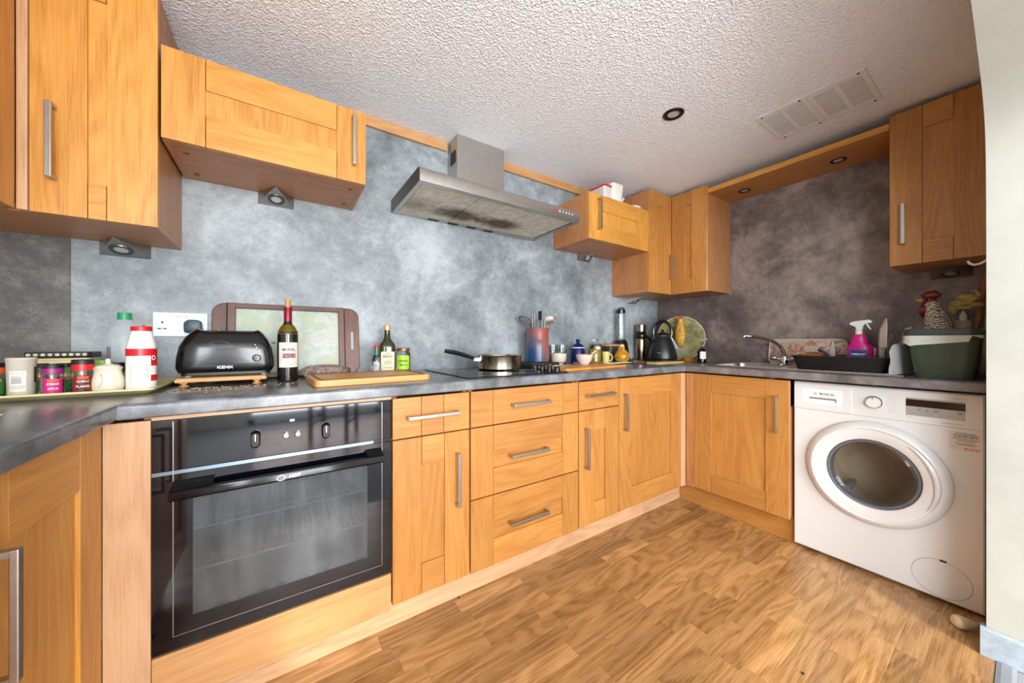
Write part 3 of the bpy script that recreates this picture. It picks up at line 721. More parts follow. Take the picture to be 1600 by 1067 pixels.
# grip: raised crescent on the right of the door ring
gb = BM(); L_ = []
for i in range(15):
    a = R(-205+i*6.2); L_.append(Vector((FX-.0405, DY-.190*math.cos(a+math.pi), DZ-.190*math.sin(a+math.pi)*-1)))
gr = [(FX-.040, DY-.193*math.cos(R(-30+i*5.2)), DZ+.193*math.sin(R(-30+i*5.2))) for i in range(17)]
tube(gb, gr, [.002+.0075*math.sin(math.pi*i/16) for i in range(17)], 8); t.W('door_grip', gb, M_white, dr, smooth=True)
t.W('drum', lx([(.16, -.05), (.225, -.055), (.232, -.08), (.232, -.36), (.22, -.38), (.06, -.385), (0, -.37)], DY, DZ), pm('brown_lit_drum_steel', (206, 184, 156), .35, .2), smooth=True)
for k in range(3):
    a = R(70+120*k); b = BM(); blob(b, (0, 0, 0), 1, 2, (.13, .02, .045))
    b.transform(Matrix.Translation((FX+.21, DY+.205*math.cos(a), DZ+.205*math.sin(a))) @ Matrix.Rotation(a-math.pi/2, 4, 'X')); t.W('drum_paddle', b, pm('grey_drum_paddle', (150, 146, 140), .4), smooth=True)
# front details
e = FX-.0006
b = BM(); box(b, e, FX+.002, wy0+.002, wy1-.002, .7196, .7208); t.W('panel_seam', b, M_inkgrey)
b = BM(); box(b, FX-.0025, FX+.004, .4625, .6825, .7225, .8485, .002); dw = t.W('detergent_drawer', b, M_white)
b = BM(); box(b, FX-.0028, FX-.0024, .496, .648, .752, .825); t.W('drawer_inset', b, pm('white_inset', (238, 237, 235), .25), dw)
b = BM(); box(b, FX-.0032, FX-.0022, .517, .620, .765, .785); t.W('finger_slot', b, pm('slot_shadow_grey', (134, 122, 110), .5), dw)
b = BM(); box(b, FX-.0036, FX-.0022, .522, .625, .764, .776, .0008, 1); t.W('slot_lip', b, pm('white_inset', (238, 237, 235), .25), dw)
b = BM(); text_nx(b, 'BOSCH', .0165, FX-.0035, .553, .803, bold=True); t.W('maker_name', b, M_ink, dw, label='grey BOSCH lettering')
b = BM(); tube(b, [(FX-.0034, .597+.0055*math.cos(a), .803+.0055*math.sin(a)) for a in [i*math.pi/8 for i in range(16)]], .0006, 4, True); tube(b, [(FX-.0034, .595, .799), (FX-.0034, .595, .807)], .0006, 4); tube(b, [(FX-.0034, .599, .799), (FX-.0034, .599, .807)], .0006, 4); t.W('maker_emblem', b, M_inkgrey, dw)
kn = t.W('programme_knob', lx([(.0285, .0002), (.0285, .006), (.027, .008), (.0255, .009)], .391, .789, FX, 36), M_chrome, smooth=True)
t.W('knob_face', lx([(.0255, .006), (.0235, .020), (.021, .024), (0, .0255)], .391, .789, FX, 36), M_white, kn, smooth=True)
b = BM(); box(b, FX-.0275, FX-.024, .3896, .3924, .806, .8125); t.W('pointer', b, M_ink, kn)
b = BM()
for i in range(7):
    for s in (1, -1):
        w_ = .032-.003*(i % 3); y = .391+s*(.040+.0015*abs(i-3)); ya, yb = (y, y+w_) if s > 0 else (y-w_, y); box(b, e, FX, ya, yb, .755+i*.0108, .7566+i*.0108)
t.W('programme_print', b, pm('pale_print', (186, 182, 178), .6))
b = BM(); box(b, FX-.0010, FX+.001, .1385, .2945, .7505, .8255); ds = t.W('display', b, pm('silver_display_panel', (168, 166, 164), .3, .3))
b = BM(); box(b, FX-.0014, FX-.0009, .1385, .2945, .789, .8185); t.W('screen', b, pm('dark_screen', (30, 24, 24), .12), ds)
b = BM()
for y, wd in ((.262, .011), (.240, .009), (.218, .014), (.158, .013)): box(b, FX-.0015, FX-.0010, y-wd, y, .778, .7795); box(b, FX-.0015, FX-.0010, y-wd*.8, y, .7745, .776)
t.W('key_print', b, M_ink, ds)
b = BM(); text_nx(b, 'Serie | 4', .0085, e, .1535, .8365); text_nx(b, '7 kg', .0085, e, .2870, .7420); text_nx(b, 'EcoSilence Drive', .0085, e, .169, .7345); t.W('model_print', b, M_inkgrey)
b = BM(); box(b, e, FX, .1005, .1785, .634, .706); stk = t.W('sticker', b, pm('sticker_film', (214, 204, 190), .4), label='service sticker with phone number')
b = BM(); text_nx(b, 'REGISTER NOW', .0065, e-.0003, .138, .7005, bold=True); text_nx(b, '0344 892 8979', .0095, e-.0003, .138, .688, bold=True)
for z, w_ in ((.695, .03), (.679, .033), (.672, .022), (.662, .026), (.656, .020)): box(b, e-.0004, e, .138-w_, .138+w_, z-.0009, z+.0009)
t.W('sticker_print', b, M_ink, stk)
b = BM(); text_nx(b, 'BOSCH', .011, e-.0003, .124, .642, bold=True); t.W('sticker_name', b, M_red, stk)
b = BM(); tube(b, [(FX-.0001, .200+.079*math.cos(a), .099+.0745*math.sin(a)) for a in [i*math.pi/24 for i in range(48)]], .0008, 5, True); t.W('filter_hatch', b, M_inkgrey)
b = BM(); box(b, FX-.001, FX+.001, .185, .203, .1685, .1765); t.W('hatch_notch', b, M_blackmat)

# ------------------------------------------------------------------ hob
t = Thing('induction_hob', 'flat black ceramic glass hob set into the worktop', 'hob', (.915, 1.53, WT))
t.W('glass_plate', box(BM(), .636, 1.188, 1.270, 1.785, WT+.0003, WT+.0058, .001), M_glassblack)
for cx_, cy_, r_ in ((.775, 1.40, .075), (.775, 1.65, .095), (1.0, 1.40, .09), (1.0, 1.65, .105)):
    b = BM(); tube(b, [(cx_+r_*math.cos(a), cy_+r_*math.sin(a), WT+.0058) for a in [i*math.pi/20 for i in range(40)]], .0006, 4, True); t.W('zone_ring', b, M_inkgrey)
for y in (1.305, 1.362, 1.420, 1.480):
    b = BM(); lathe(b, [(.019, 0), (.019, .004), (.016, .007), (.0145, .022), (.012, .026), (0, .027)], 1.140, y, WT+.0058, 20); k = t.W('control_knob', b, M_black, smooth=True)
    b = BM(); box(b, 1.1385, 1.1415, y-.013, y+.013, WT+.032, WT+.036, .001, 1); t.W('knob_ridge', b, M_chrome, k)

# ------------------------------------------------------------------ sink, tap
t = Thing('sink', 'stainless steel inset sink with drainer on the sink run', 'sink', (2.48, .75, WT))
b = BM(); z0, z1 = WT+.0003, WT+.0045
sx0, sx1, sy0, sy1 = 2.262, 2.715, .305, 1.165
for a in ((sx0, SX0+.012, sy0, sy1), (SX1-.012, sx1, sy0, sy1), (SX0+.012, SX1-.012, sy0, SY0+.012), (SX0+.012, SX1-.012, SY1-.012, sy1)): box(b, a[0], a[1], a[2], a[3], z0, z1)
t.W('rim', b, M_steel)
b = BM(); r0 = rrect(SX0+.010, SX1-.010, SY0+.010, SY1-.010, .05); r1 = rrect(SX0+.030, SX1-.030, SY0+.030, SY1-.030, .06)
loft(b, [[(x, y, WT+.004) for x, y in r0], [(x, y, WT-.02) for x, y in rrect(SX0+.013, SX1-.013, SY0+.013, SY1-.013, .05)], [(x, y, .765) for x, y in r1]], False); b.faces.new([b.verts.new((x, y, .765)) for x, y in r1]); t.W('bowl', b, M_steel, smooth=True)
b = BM(); tube(b, [(x, y, WT+.0052) for x, y in rrect(sx0+.004, sx1-.004, sy0+.004, sy1-.004, .03)], .0028, 6, True); t.W('raised_edge', b, M_chrome, smooth=True)
for i in range(6): b = BM(); x = 2.34+i*.055; tube(b, [(x, .36, WT+.0046), (x, .72, WT+.0046)], .0020, 6); t.W('drainer_ridge', b, M_steel, smooth=True)
t = Thing('kitchen_tap', 'chrome swan-neck mixer tap at the back of the sink', 'tap', (2.676, .868, WT+.0047))
b = BM(); lathe(b, [(.027, 0), (.027, .006), (.021, .010), (.020, .050), (.017, .058), (.0115, .062)], 0, 0, 0, 24); t.L('body', b, M_chrome)
b = BM(); P0 = [(0, 0, .055), (-.004, .004, .085), (-.016, .018, .118), (-.040, .046, .148), (-.075, .085, .170), (-.115, .130, .182), (-.150, .165, .186), (-.158, .174, .180)]
tube(b, P0, [.0115, .0115, .0112, .0108, .0105, .0102, .0102, .0098], 12); t.L('spout', b, M_chrome)
for s in (1, -1):
    b = BM(); tube(b, [(0, s*.016, .034), (-.004, s*.040, .038)], .011, 12); k = t.L('lever_stem', b, M_chrome)
    b = BM(); blob(b, (-.006, s*.056, .042), 1, 2, (.017, .021, .017)); t.L('lever_knob', b, M_chrome, k)

# ------------------------------------------------------------------ things at the sink
def openbox(bm, bot, top, z0, z1, r=.02, t_=.003, rim=.0):
    """bot/top = (x0,x1,y0,y1); thin walled tapered open container"""
    a = rrect(*bot, r); c = rrect(*top, r)
    ci = rrect(top[0]+t_, top[1]-t_, top[2]+t_, top[3]-t_, r); ai = rrect(bot[0]+t_, bot[1]-t_, bot[2]+t_, bot[3]-t_, r)
    loops = [[(x, y, z0) for x, y in a], [(x, y, z1) for x, y in c]]
    if rim:
        e_ = rrect(top[0]-rim, top[1]+rim, top[2]-rim, top[3]+rim, r+rim*.5)
        loops = [[(x, y, z0) for x, y in a], [(x, y, z1-.006) for x, y in c], [(x, y, z1-.005) for x, y in e_], [(x, y, z1) for x, y in e_]]
    loops += [[(x, y, z1) for x, y in ci], [(x, y, z0+t_) for x, y in ai]]
    return loft(bm, loops)
ZS = WT+.0075
b = BM(); openbox(b, (2.325, 2.655, .365, .705), (2.312, 2.668, .348, .722), ZS, .990, .03, .004, .004)
solo('dish_drainer_tray', b, pm('black_dish_tray_plastic', (20, 17, 16), .4), 'long black plastic washing-up tray on the sink drainer', 'tray')
zt = ZS+.0045
# spray bottle
t = Thing('spray_bottle', 'bright pink spray cleaner bottle with white trigger', 'bottle', (2.600, .508, zt))
M_pink = pm('pink_bottle_plastic', (214, 16, 130), .3)
pr = [(0, .050, .026), (.012, .055, .029), (.10, .053, .028), (.118, .048, .026), (.135, .034, .022), (.158, .030, .020), (.176, .024, .018), (.182, .013, .013)]
b = BM(); loft(b, [[(hx*math.cos(a)**1, 0, 0) and (hd*math.sin(a), hx*math.cos(a)+(.004 if z > .13 else 0), z) for a in [i*math.pi/12 for i in range(24)]] for z, hx, hd in pr]); t.L('body', b, M_pink)
b = BM(); lathe(b, [(.0145, .180), (.0145, .200), (.011, .204)], 0, .004, 0, 20); h_ = t.L('collar', b, M_whiteplast)
b = BM(); prism(b, [(.040, .236), (.036, .246), (.018, .252), (-.036, .258), (-.046, .252), (-.046, .242), (-.020, .236), (-.012, .222), (-.010, .203), (.014, .203), (.016, .222), (.030, .228)], 'x', -.011, .011, .002); tr = t.L('trigger_head', b, M_whiteplast)
b = BM(); prism(b, [(-.022, .238), (-.030, .236), (-.044, .206), (-.040, .204), (-.030, .220)], 'x', -.006, .006, .001); t.L('trigger', b, M_whiteplast, tr)
b = BM(); hx_ = -.0292
for i, (za, zb_, cname, cc) in enumerate(((.030, .098, 'spray_label_blue', (60, 96, 160)),)):
    loft(b, [[(-(.0292)*math.cos(a), -.054*math.sin(a), z) for a in [R(-40+80*i/8) for i in range(9)]]+[(-(.0288)*math.cos(a), -.0535*math.sin(a), z) for a in [R(40-80*i/8) for i in range(9)]] for z in (za, zb_)])
lab = t.L('label', b, pm('spray_label_blue', (60, 96, 160), .4, 0, .5, 60))
b = BM(); text_nx(b, 'SPRAY', .014, -.0300, 0, .082, bold=True); b2 = t.L('label_print', b, M_inkwhite, lab, smooth=False)
for o_ in (b2,): bpy.data.objects.remove(o_)
b = BM()
for z, h_2, w_ in ((.070, .008, .026), (.055, .005, .030), (.044, .006, .022)): box(b, -.0301, -.0288, -w_, w_, z, z+h_2)
t.L('label_stripe', b, pm('spray_label_white', (214, 216, 222), .4), lab, smooth=False)
# two white plates standing on edge
plate_prof = [(0, 0), (.075, 0), (.080, .003), (.128, .018), (.130, .021), (.126, .021), (.078, .0065), (0, .004)]
def plate(label, c, ang, tilt, s=1):
    b = BM(); lathe(b, [(r*s, z*s) for r, z in plate_prof], 0, 0, 0, 40, Matrix.Rotation(R(ang), 4, 'Z') @ Matrix.Rotation(R(tilt), 4, 'Y'))
    solo('dinner_plate', b, pm('cream_china', (232, 226, 214), .22), label, 'plate', c)
plate('large white plate standing on edge in the black washing-up tray', (2.545, .428, zt+.133), -78, 92)
plate('smaller white plate standing behind the pink spray bottle side of the tray', (2.570, .4000, zt+.0915), -90, 90, .70)
# glass jar by the plates
b = BM(); lathe(b, [(.020, 0), (.021, .11), (.018, .112), (.0175, .004), (0, .004)], 0, 0, 0, 20); solo('drinking_glass', b, M_clear, 'tall clear glass beside the white plates in the tray', 'glass', (2.40, .400, zt))
# wooden scoop and knife in tray
b = BM(); blob(b, (0, 0, 0), 1, 3, (.03, .062, .028), .06, 4); b.transform(Matrix.Rotation(R(8), 4, 'X')); solo('wooden_scoop', b, oak('y', 'dark') if False else pm('orange_brown_wood', (150, 84, 34), .4, 0, .3, 40), 'orange-brown wooden scoop in the black washing-up tray', 'scoop', (2.45, .655, zt+.055))
b = BM(); prism(b, [(-.016, 0), (.012, 0), (.010, .08), (.004, .135), (-.004, .150)], 'x', -.0012, .0012); solo('knife_blade', b, pm('grey_blade_steel', (150, 142, 134), .3, .9), 'grey pointed knife standing in the black washing-up tray', 'knife', (2.52, .60, zt+.0005), R(10))
b = BM(); tube(b, [(0, -.05, 0.003), (0, 0, .075), (0, .03, .095)], .007, 8); solo('pan_brush', b, M_blackmat, 'black brush handle crossing the tray by the wooden scoop', 'brush', (2.41, .60, zt+.004))
# picture tray leaning on the wall
def art_mat(name, cols, scale, vmix=.35, dist=1.2, detail=5):
    m, nt, bs = newmat(name); q = NT(nt); v = q.objvec(False)
    n = q.noise(v, scale, detail, .62, dist); vo = q.n('ShaderNodeTexVoronoi'); vo.inputs['Scale'].default_value = scale*1.6; q.l(v, vo.inputs['Vector'])
    c1 = q.ramp(n, [(i/(len(cols)-1)*.5+.25, lin(c)) for i, c in enumerate(cols)])
    hs = q.n('ShaderNodeSeparateColor'); q.l(vo.outputs['Color'], hs.inputs[0])
    c2 = q.ramp(hs.outputs[0], [(i/(len(cols)-1), lin(c)) for i, c in enumerate(cols[::-1])])
    q.l(q.mix(vmix, c1, c2), bs.inputs['Base Color']); bs.inputs['Roughness'].default_value = .35; return m
t = Thing('serving_platter', 'painted rectangular serving platter leaning on the wall behind the tap', 'platter', (2.742, .785, WT+.0005))
M_ = Matrix.Rotation(R(8), 4, 'Y')
b = BM(); prism(b, rrect(-.195, .195, .006, .168, .03), 'x', -.004, .004, .002); b.transform(M_); t.L('platter', b, art_mat('painted_village_scene', [(60, 34, 26), (120, 70, 50), (216, 196, 170), (150, 100, 84), (222, 210, 196), (96, 48, 38)], 14))
b = BM(); tube(b, [(-.004, y, z) for y, z in rrect(-.193, .193, .008, .166, .03)], .004, 8, True); b.transform(M_); t.L('rolled_rim', b, pm('pale_platter_rim', (206, 198, 188), .35))
b = BM(); prism(b, rrect(.01, .075, .05, .125, .008), 'x', -.0052, -.004); b.transform(M_); t.L('painted_house', b, art_mat('painted_red_roof', [(120, 40, 30), (180, 120, 90), (224, 206, 180)], 40))
b = BM(); prism(b, [(-.165, .02), (-.06, .02), (-.06, .11), (-.075, .125), (-.15, .125), (-.165, .11)], 'x', -.0052, -.004); b.transform(M_); t.L('painted_house', b, art_mat('painted_brown_roof', [(80, 44, 38), (150, 110, 98), (214, 198, 184)], 30))

# green caddy with liner
t = Thing('compost_caddy', 'dark green plastic kitchen caddy with a white liner bag', 'bin', (2.36, .20, WT+.0005))
M_green = pm('dark_green_plastic', (52, 66, 48), .4, 0, .12, 30)
b = BM(); openbox(b, (-.110, .100, -.078, .074), (-.128, .115, -.098, .096), 0, .198, .03, .003); t.L('tub', b, M_green)
b = BM(); rr0 = rrect(-.133, .120, -.103, .105, .035); rr1 = rrect(-.130, .117, -.100, .102, .035); ri = rrect(-.118, .105, -.088, .090, .03)
loft(b, [[(x, y, .172) for x, y in rr1], [(x, y, .180) for x, y in rr0], [(x, y, .200) for x, y in rr0], [(x, y, .206) for x, y in rr1], [(x, y, .206) for x, y in ri], [(x, y, .196) for x, y in ri]], False); t.L('rim', b, pm('grey_green_rim', (46, 54, 52), .4))
# liner folded over the rim, wavy lower hem
b = BM(); loops = []; rl = rrect(-.1345, .1215, -.1045, .1065, .036, 8); n = len(rl)
for k in range(4):
    L2 = []
    for i, (x, y) in enumerate(rl):
        hang = (.038 if x < .02 else .012)+.006*math.sin(i*.9)-(.022 if y < -.07 else 0)-(.010 if y < 0 and x < -.1 else 0)
        hang = max(.004, hang); f_ = 1+.016*(k/3)+.010*math.sin(i*1.7)*(k/3)
        L2.append((x*f_, y*f_, .178-hang*k/3))
    loops.append(L2)
loft(b, loops, False); t.L('liner_bag', b, pm('milky_liner_film', (206, 208, 196), .3, alpha=.8))
b = BM(); text_nx(b, 'CADDY', .012, -.1, .086, .1); b.free()
b = BM()
for i, z in enumerate((.128, .112, .096, .080)): box(b, -.1185, -.1175+.003, .060, .066+.004*(i % 2), z, z+.008)
# white sheet beside the caddy
b = BM(); rows = []
for i in range(9):
    v_ = i/8
    rows.append([(.21*u_+.006*math.sin(v_*6+u_*3), -.034*u_+.003*math.sin(v_*7+u_*9)-.002*v_, v_*(.10+.13*u_+.012*math.sin(u_*11))) for u_ in [j/8 for j in range(9)]])
vs = [[b.verts.new(p) for p in r] for r in rows]; vs2 = [[b.verts.new((p[0]+.0003, p[1]+.0013, p[2])) for p in r] for r in rows]
for i in range(8):
    for j in range(8):
        b.faces.new([vs[i][j], vs[i+1][j], vs[i+1][j+1], vs[i][j+1]]); b.faces.new([vs2[i][j], vs2[i][j+1], vs2[i+1][j+1], vs2[i+1][j]])
for i in range(8):
    for c_ in (0, 8): b.faces.new([vs[i][c_], vs2[i][c_], vs2[i+1][c_], vs[i+1][c_]])
    for r_ in (0, 8): b.faces.new([vs[r_][i], vs2[r_][i], vs2[r_][i+1], vs[r_][i+1]])
solo('plastic_sheet', b, pm('white_plastic_sheet', (206, 202, 198), .4), 'crumpled white plastic sheet propped against the green caddy', 'plastic sheet', (2.236, .3425, WT+.0065))

# rooster vase
def feather_mat():
    m, nt, bs = newmat('speckled_cream_feathers'); q = NT(nt); v = q.objvec(False)
    w_ = q.n('ShaderNodeTexWave', wave_type='BANDS', bands_direction='Z'); w_.inputs['Scale'].default_value = 34; w_.inputs['Distortion'].default_value = 9; w_.inputs['Detail'].default_value = 2; w_.inputs['Detail Scale'].default_value = 2.2; q.l(v, w_.inputs['Vector'])
    q.l(q.ramp(w_.outputs['Fac'], [(.3, lin((70, 48, 40))), (.48, lin((206, 194, 172))), (.9, lin((224, 214, 194)))]), bs.inputs['Base Color']); bs.inputs['Roughness'].default_value = .4; return m
t = Thing('rooster_vase', 'ceramic rooster jug with red comb behind the green caddy', 'ornament', (2.575, .252, WT+.0005))
pr = [(0, .050, -.006), (.03, .054, -.006), (.12, .052, -.010), (.20, .046, -.014), (.25, .041, -.012), (.29, .033, -.002), (.325, .026, .006), (.345, .022, .010)]
b = BM(); loft(b, [[(r_*.9*math.cos(a), oy+r_*math.sin(a), z) for a in [i*math.pi/14 for i in range(28)]] for z, r_, oy in pr]); t.L('body', b, feather_mat())
M_comb = pm('dark_red_glaze', (112, 26, 30), .35, 0, .15, 40)
b = BM(); blob(b, (0, .014, .346), 1, 3, (.022, .025, .024)); hd_ = t.L('head', b, M_comb)
b = BM(); blob(b, (0, .008, .374), 1, 3, (.014, .030, .020), .10, 2); t.L('comb', b, M_comb, hd_)
b = BM(); blob(b, (-.008, .030, .302), 1, 3, (.014, .017, .031), .08, 5); t.L('wattle', b, M_comb, hd_)
b = BM(); lathe(b, [(.010, 0), (.006, .016), (0, .026)], -.006, .032, .350, 12, Matrix.Rotation(R(-80), 4, 'X')); t.L('beak', b, pm('yellow_beak', (206, 150, 50), .4), hd_)
b = BM(); blob(b, (-.022, .020, .352), 1, 2, (.005, .006, .006)); t.L('eye', b, M_black, hd_)
# soap bottle with a yellow glove over the pump
t = Thing('soap_bottle', 'pinkish soap dispenser bottle between the rooster and the wall', 'bottle', (2.66, .172, WT+.0005)); t.o.scale = (.74, .74, 1)
b = BM(); lathe(b, [(.034, 0), (.037, .004), (.037, .240), (.034, .250), (.018, .252)], 0, 0, 0, 28); t.L('body', b, pm('dusty_pink_plastic', (170, 146, 132), .45))
b = BM(); lathe(b, [(.016, .251), (.016, .276), (.012, .282), (.009, .284), (.009, .292), (.004, .293), (.004, .32)], 0, 0, 0, 20); t.L('pump', b, pm('cream_pump', (206, 192, 170), .45))
b = BM(); blob(b, (0, .002, .330), 1, 3, (.018, .040, .018), .12, 3); blob(b, (-.004, -.010, .352), 1, 3, (.016, .036, .022), .10, 7); blob(b, (.002, -.034, .318), 1, 3, (.013, .026, .012), .12, 9); blob(b, (0, .030, .305), 1, 3, (.010, .014, .026), .1, 11)
tube(b, [(0, -.032, .345), (-.002, -.044, .365), (0, -.034, .385), (.002, -.022, .378)], .008, 8)
blob(b, (0, 0, .308), 1, 3, (.012, .026, .012), .1, 2)
solo('rubber_glove', b, pm('yellow_rubber_glove', (186, 160, 84), .45, 0, .2, 40), 'crumpled yellow rubber glove draped over the soap dispenser', 'glove', (2.66, .172, WT+.0035))
b = BM(); tube(b, [(0, 0, 0), (0, -.010, .18), (.0, -.024, .30), (-.002, -.034, .40), (-.004, -.040, .47)], [.010, .010, .011, .015, .012], 10); solo('wooden_spoon', b, pm('worn_orange_wood', (150, 88, 42), .45, 0, .25, 30), 'long brown wooden spoon leaning beside the soap dispenser', 'spoon', (2.725, .152, WT+.0055))
b = BM(); box(b, -.004, .004, -.008, .008, 0, .270, .002, 1); b.transform(Matrix.Rotation(R(3), 4, 'X')); solo('pale_stick', b, pm('pale_stick_wood', (176, 164, 140), .5), 'pale flat stick standing beside the brown wooden spoon', 'stick', (2.690, .118, WT+.0005), smooth=False)
b = BM(); tube(b, [(0, 0, .03), (0, .012, .016), (0, .026, .006), (0, .042, .004), (0, .052, .012), (0, .056, .022)], .0042, 8); lathe(b, [(.012, 0), (.012, .004)], 0, 0, .032, 14, Matrix.Rotation(R(-90), 4, 'X')); solo('wall_hook', b, M_whiteplast, 'white plastic J-shaped hook on the partition wall end', 'hook', (2.30, .0815, 1.366))

# bulb on the floor
t = Thing('light_bulb', 'cream bulb lying on the floor beside the washing machine', 'bulb', (2.105, .130, .0225))
Mb = Matrix.Rotation(R(-45), 4, 'Z') @ Matrix.Rotation(R(96), 4, 'Y')
b = BM(); lathe(b, [(0, -.040), (.012, -.038), (.0215, -.028), (.0225, -.016), (.018, .006), (.0125, .022), (.011, .028)], 0, 0, 0, 24, Mb); t.L('globe', b, pm('cream_bulb_plastic', (206, 184, 142), .4))
b = BM(); lathe(b, [(.0112, .028), (.0112, .030)], 0, 0, 0, 20, Mb); t.L('dark_band', b, M_blackmat)
b = BM(); lathe(b, [(.0108, .030), (.0108, .048), (.006, .053), (0, .054)], 0, 0, 0, 20, Mb); t.L('cap', b, pm('pale_bulb_cap', (190, 170, 140), .45))
for i, (x, y, r_) in enumerate(((1.235, .455, .0075), (1.388, .402, .0055), (.612, 1.316, .006))):
    b = BM(); blob(b, (0, 0, .002), 1, 2, (r_, r_*.7, .0022), .05, i); solo('dark_crumb', b, M_blackmat, ('dark round speck lying alone in the middle of the floor', 'smaller dark speck on the floor towards the washing machine', 'dark speck on the floor against the pale plinth board')[i], 'speck', (x, y, .0006))

# ------------------------------------------------------------------ left worktop: tray of jars
ZC = WT+.0005
t = Thing('serving_tray', 'pale cream tray holding the spice jars on the left worktop', 'tray', (-.60, 1.60, ZC))
b = BM(); openbox(b, (-.285, .276, -.162, .175), (-.305, .290, -.182, .195), 0, .018, .012, .003, .002); t.L('tray_body', b, pm('cream_melamine', (206, 196, 142), .35, 0, .06, 10))
ZJ = ZC+.0035
def label_patch(t, r, x, y, z0, z1, half, mat, parent=None, off=0, name='label'):
    b = BM(); patch(b, r+.0006, facecam(x, y)+off-half, facecam(x, y)+off+half, z0, z1); return t.L(name, b, mat, parent)
def label_text(t, s, size, r, x, y, z, mat, parent, off=0, bold=True):
    b = BM(); wrap(b, textbm(s, size, bold), r+.0012, facecam(x, y)+off, z); return t.L('label_print', b, mat, parent, smooth=False)
# white tub
x, y = -.580, 1.505
t = Thing('plastic_tub', 'off-white cardboard tub with barcode label on the cream tray', 'tub', (x, y, ZJ))
b = BM(); lathe(b, [(.0215, 0), (.0225, .003), (.0252, .098), (.0258, .099), (.0258, .106), (.024, .107), (0, .1065)], 0, 0, 0, 36); t.L('body', b, pm('off_white_card', (204, 194, 180), .5))
fc = facecam(x, y)
b = BM(); patch(b, .0243, fc-.85, fc+.30, .018, .072, r1=.0257); lb = t.L('label', b, M_paper)
b = BM()
for z in (.055, .051, .048, .045, .042, .039): patch(b, .0262, fc-.65, fc-.02, z, z+.0016)
for z in (.066, .032, .0285, .025): patch(b, .0262, fc-.75, fc+.18, z, z+.0008)
t.L('barcode', b, M_inkgrey, lb)
b = BM(); patch(b, .0256, fc+.85, fc+1.1, .040, .082, r1=.0262); t.L('side_print', b, pm('brown_print', (66, 40, 36), .5))
def spice(label, x, y, r, h, lid, cont, labc, words=None, dark=True, z=None):
    t = Thing('spice_jar', label, 'jar', (x, y, ZJ if z is None else z))
    hb = h*.70
    b = BM(); lathe(b, [(r*.93, 0), (r, .003), (r, hb*.93), (r*.92, hb), (r*.88, hb), (r*.94, hb*.92), (r*.94, .004), (0, .004)], 0, 0, 0, 28); t.L('glass_body', b, M_clear)
    b = BM(); lathe(b, [(r*.90, .0045), (r*.92, hb*.72), (0, hb*.74)], 0, 0, 0, 24); t.L('contents', b, cont)
    b = BM(); lathe(b, [(r*1.0, hb*.99), (r*1.0, h*.86), (r*.97, h*.88)], 0, 0, 0, 28); ld = t.L('lid', b, lid)
    b = BM(); lathe(b, [(r*.99, h*.865), (r*.99, h*.97), (r*.93, h), (0, h)], 0, 0, 0, 28); t.L('lid_top', b, M_blackmat if dark else lid, ld)
    lb = label_patch(t, r, x, y, hb*.14, hb*.80, .85, labc)
    if words:
        for i, w_ in enumerate(words): label_text(t, w_, .0078, r, x, y, hb*(.55-.2*i), M_inkwhite, lb)
    b = BM(); patch(b, r+.0011, facecam(x, y)-.45, facecam(x, y)+.5, hb*.66, hb*.76); t.L('label_band', b, pm('orange_label_band', (226, 92, 40), .5), lb)
    return t
M_spice1 = pm('tan_spice', (170, 110, 60), .8, 0, .5, 120); M_spice2 = pm('chilli_flakes', (150, 50, 24), .8, 0, .6, 160); M_spice3 = pm('green_herbs', (70, 84, 40), .8, 0, .5, 160)
M_purple = pm('purple_lid', (150, 30, 110), .35); M_glid = pm('green_lid', (40, 160, 60), .35)
spice('spice jar with a purple lid and pink label on the cream tray', -.522, 1.492, .0206, .088, M_purple, M_spice1, pm('pink_label', (200, 24, 120), .5), ('STEAK', 'SPICE'))
spice('spice jar of chilli flakes with a bright red lid on the cream tray', -.468, 1.492, .0212, .099, M_red, M_spice2, pm('brown_red_label', (120, 36, 30), .5, 0, .5, 60), ('CHILLI', 'FLAKES'))
spice('green-lidded herb jar between the white tub and the purple-lidded jar', -.574, 1.572, .0175, .087, M_glid, M_spice3, pm('green_label', (44, 120, 60), .5))
spice('green-lidded herb jar between the purple and red lidded jars', -.523, 1.560, .0165, .087, M_glid, M_spice3, pm('green_label2', (40, 130, 58), .5, 0, .3, 60))
spice('herb jar with an orange lid at the far end of the cream tray', -.634, 1.535, .0165, .093, pm('orange_lid', (214, 90, 40), .4), M_spice3, pm('green_label3', (50, 110, 50), .5))
spice('dark-lidded jar hidden behind the cream ceramic pot', -.430, 1.600, .0165, .084, M_blackmat, M_spice2, pm('maroon_label', (110, 24, 34), .5))
spice('light green lidded jar behind the red-lidded chilli jar', -.470, 1.635, .0175, .091, pm('lime_lid', (120, 170, 60), .4), M_spice3, pm('green_label4', (60, 110, 50), .5), dark=False)
# ornate tin
t = Thing('biscuit_tin', 'cream rectangular tin with a black beaded lid behind the spice jars', 'tin', (-.575, 1.715, ZJ))
b = BM(); prism(b, rrect(-.066, .066, -.045, .045, .012), 'z', 0, .098); t.L('body', b, pm('cream_tin', (206, 190, 134), .4))
b = BM(); prism(b, rrect(-.068, .068, -.047, .047, .013), 'z', .0985, .117, .002); ld = t.L('lid', b, pm('black_tin_lid', (34, 32, 30), .35))
for i in range(9): b = BM(); blob(b, (-.056+i*.014, -.0475, .109), 1, 2, (.0052, .0015, .0045)); t.L('bead', b, pm('cream_bead', (206, 198, 176), .4), ld)
b = BM(); box(b, -.048, .034, -.0458, -.0448, .066, .088); t.L('printed_plaque', b, pm('cream_plaque', (220, 210, 170), .5, 0, .15, 60))
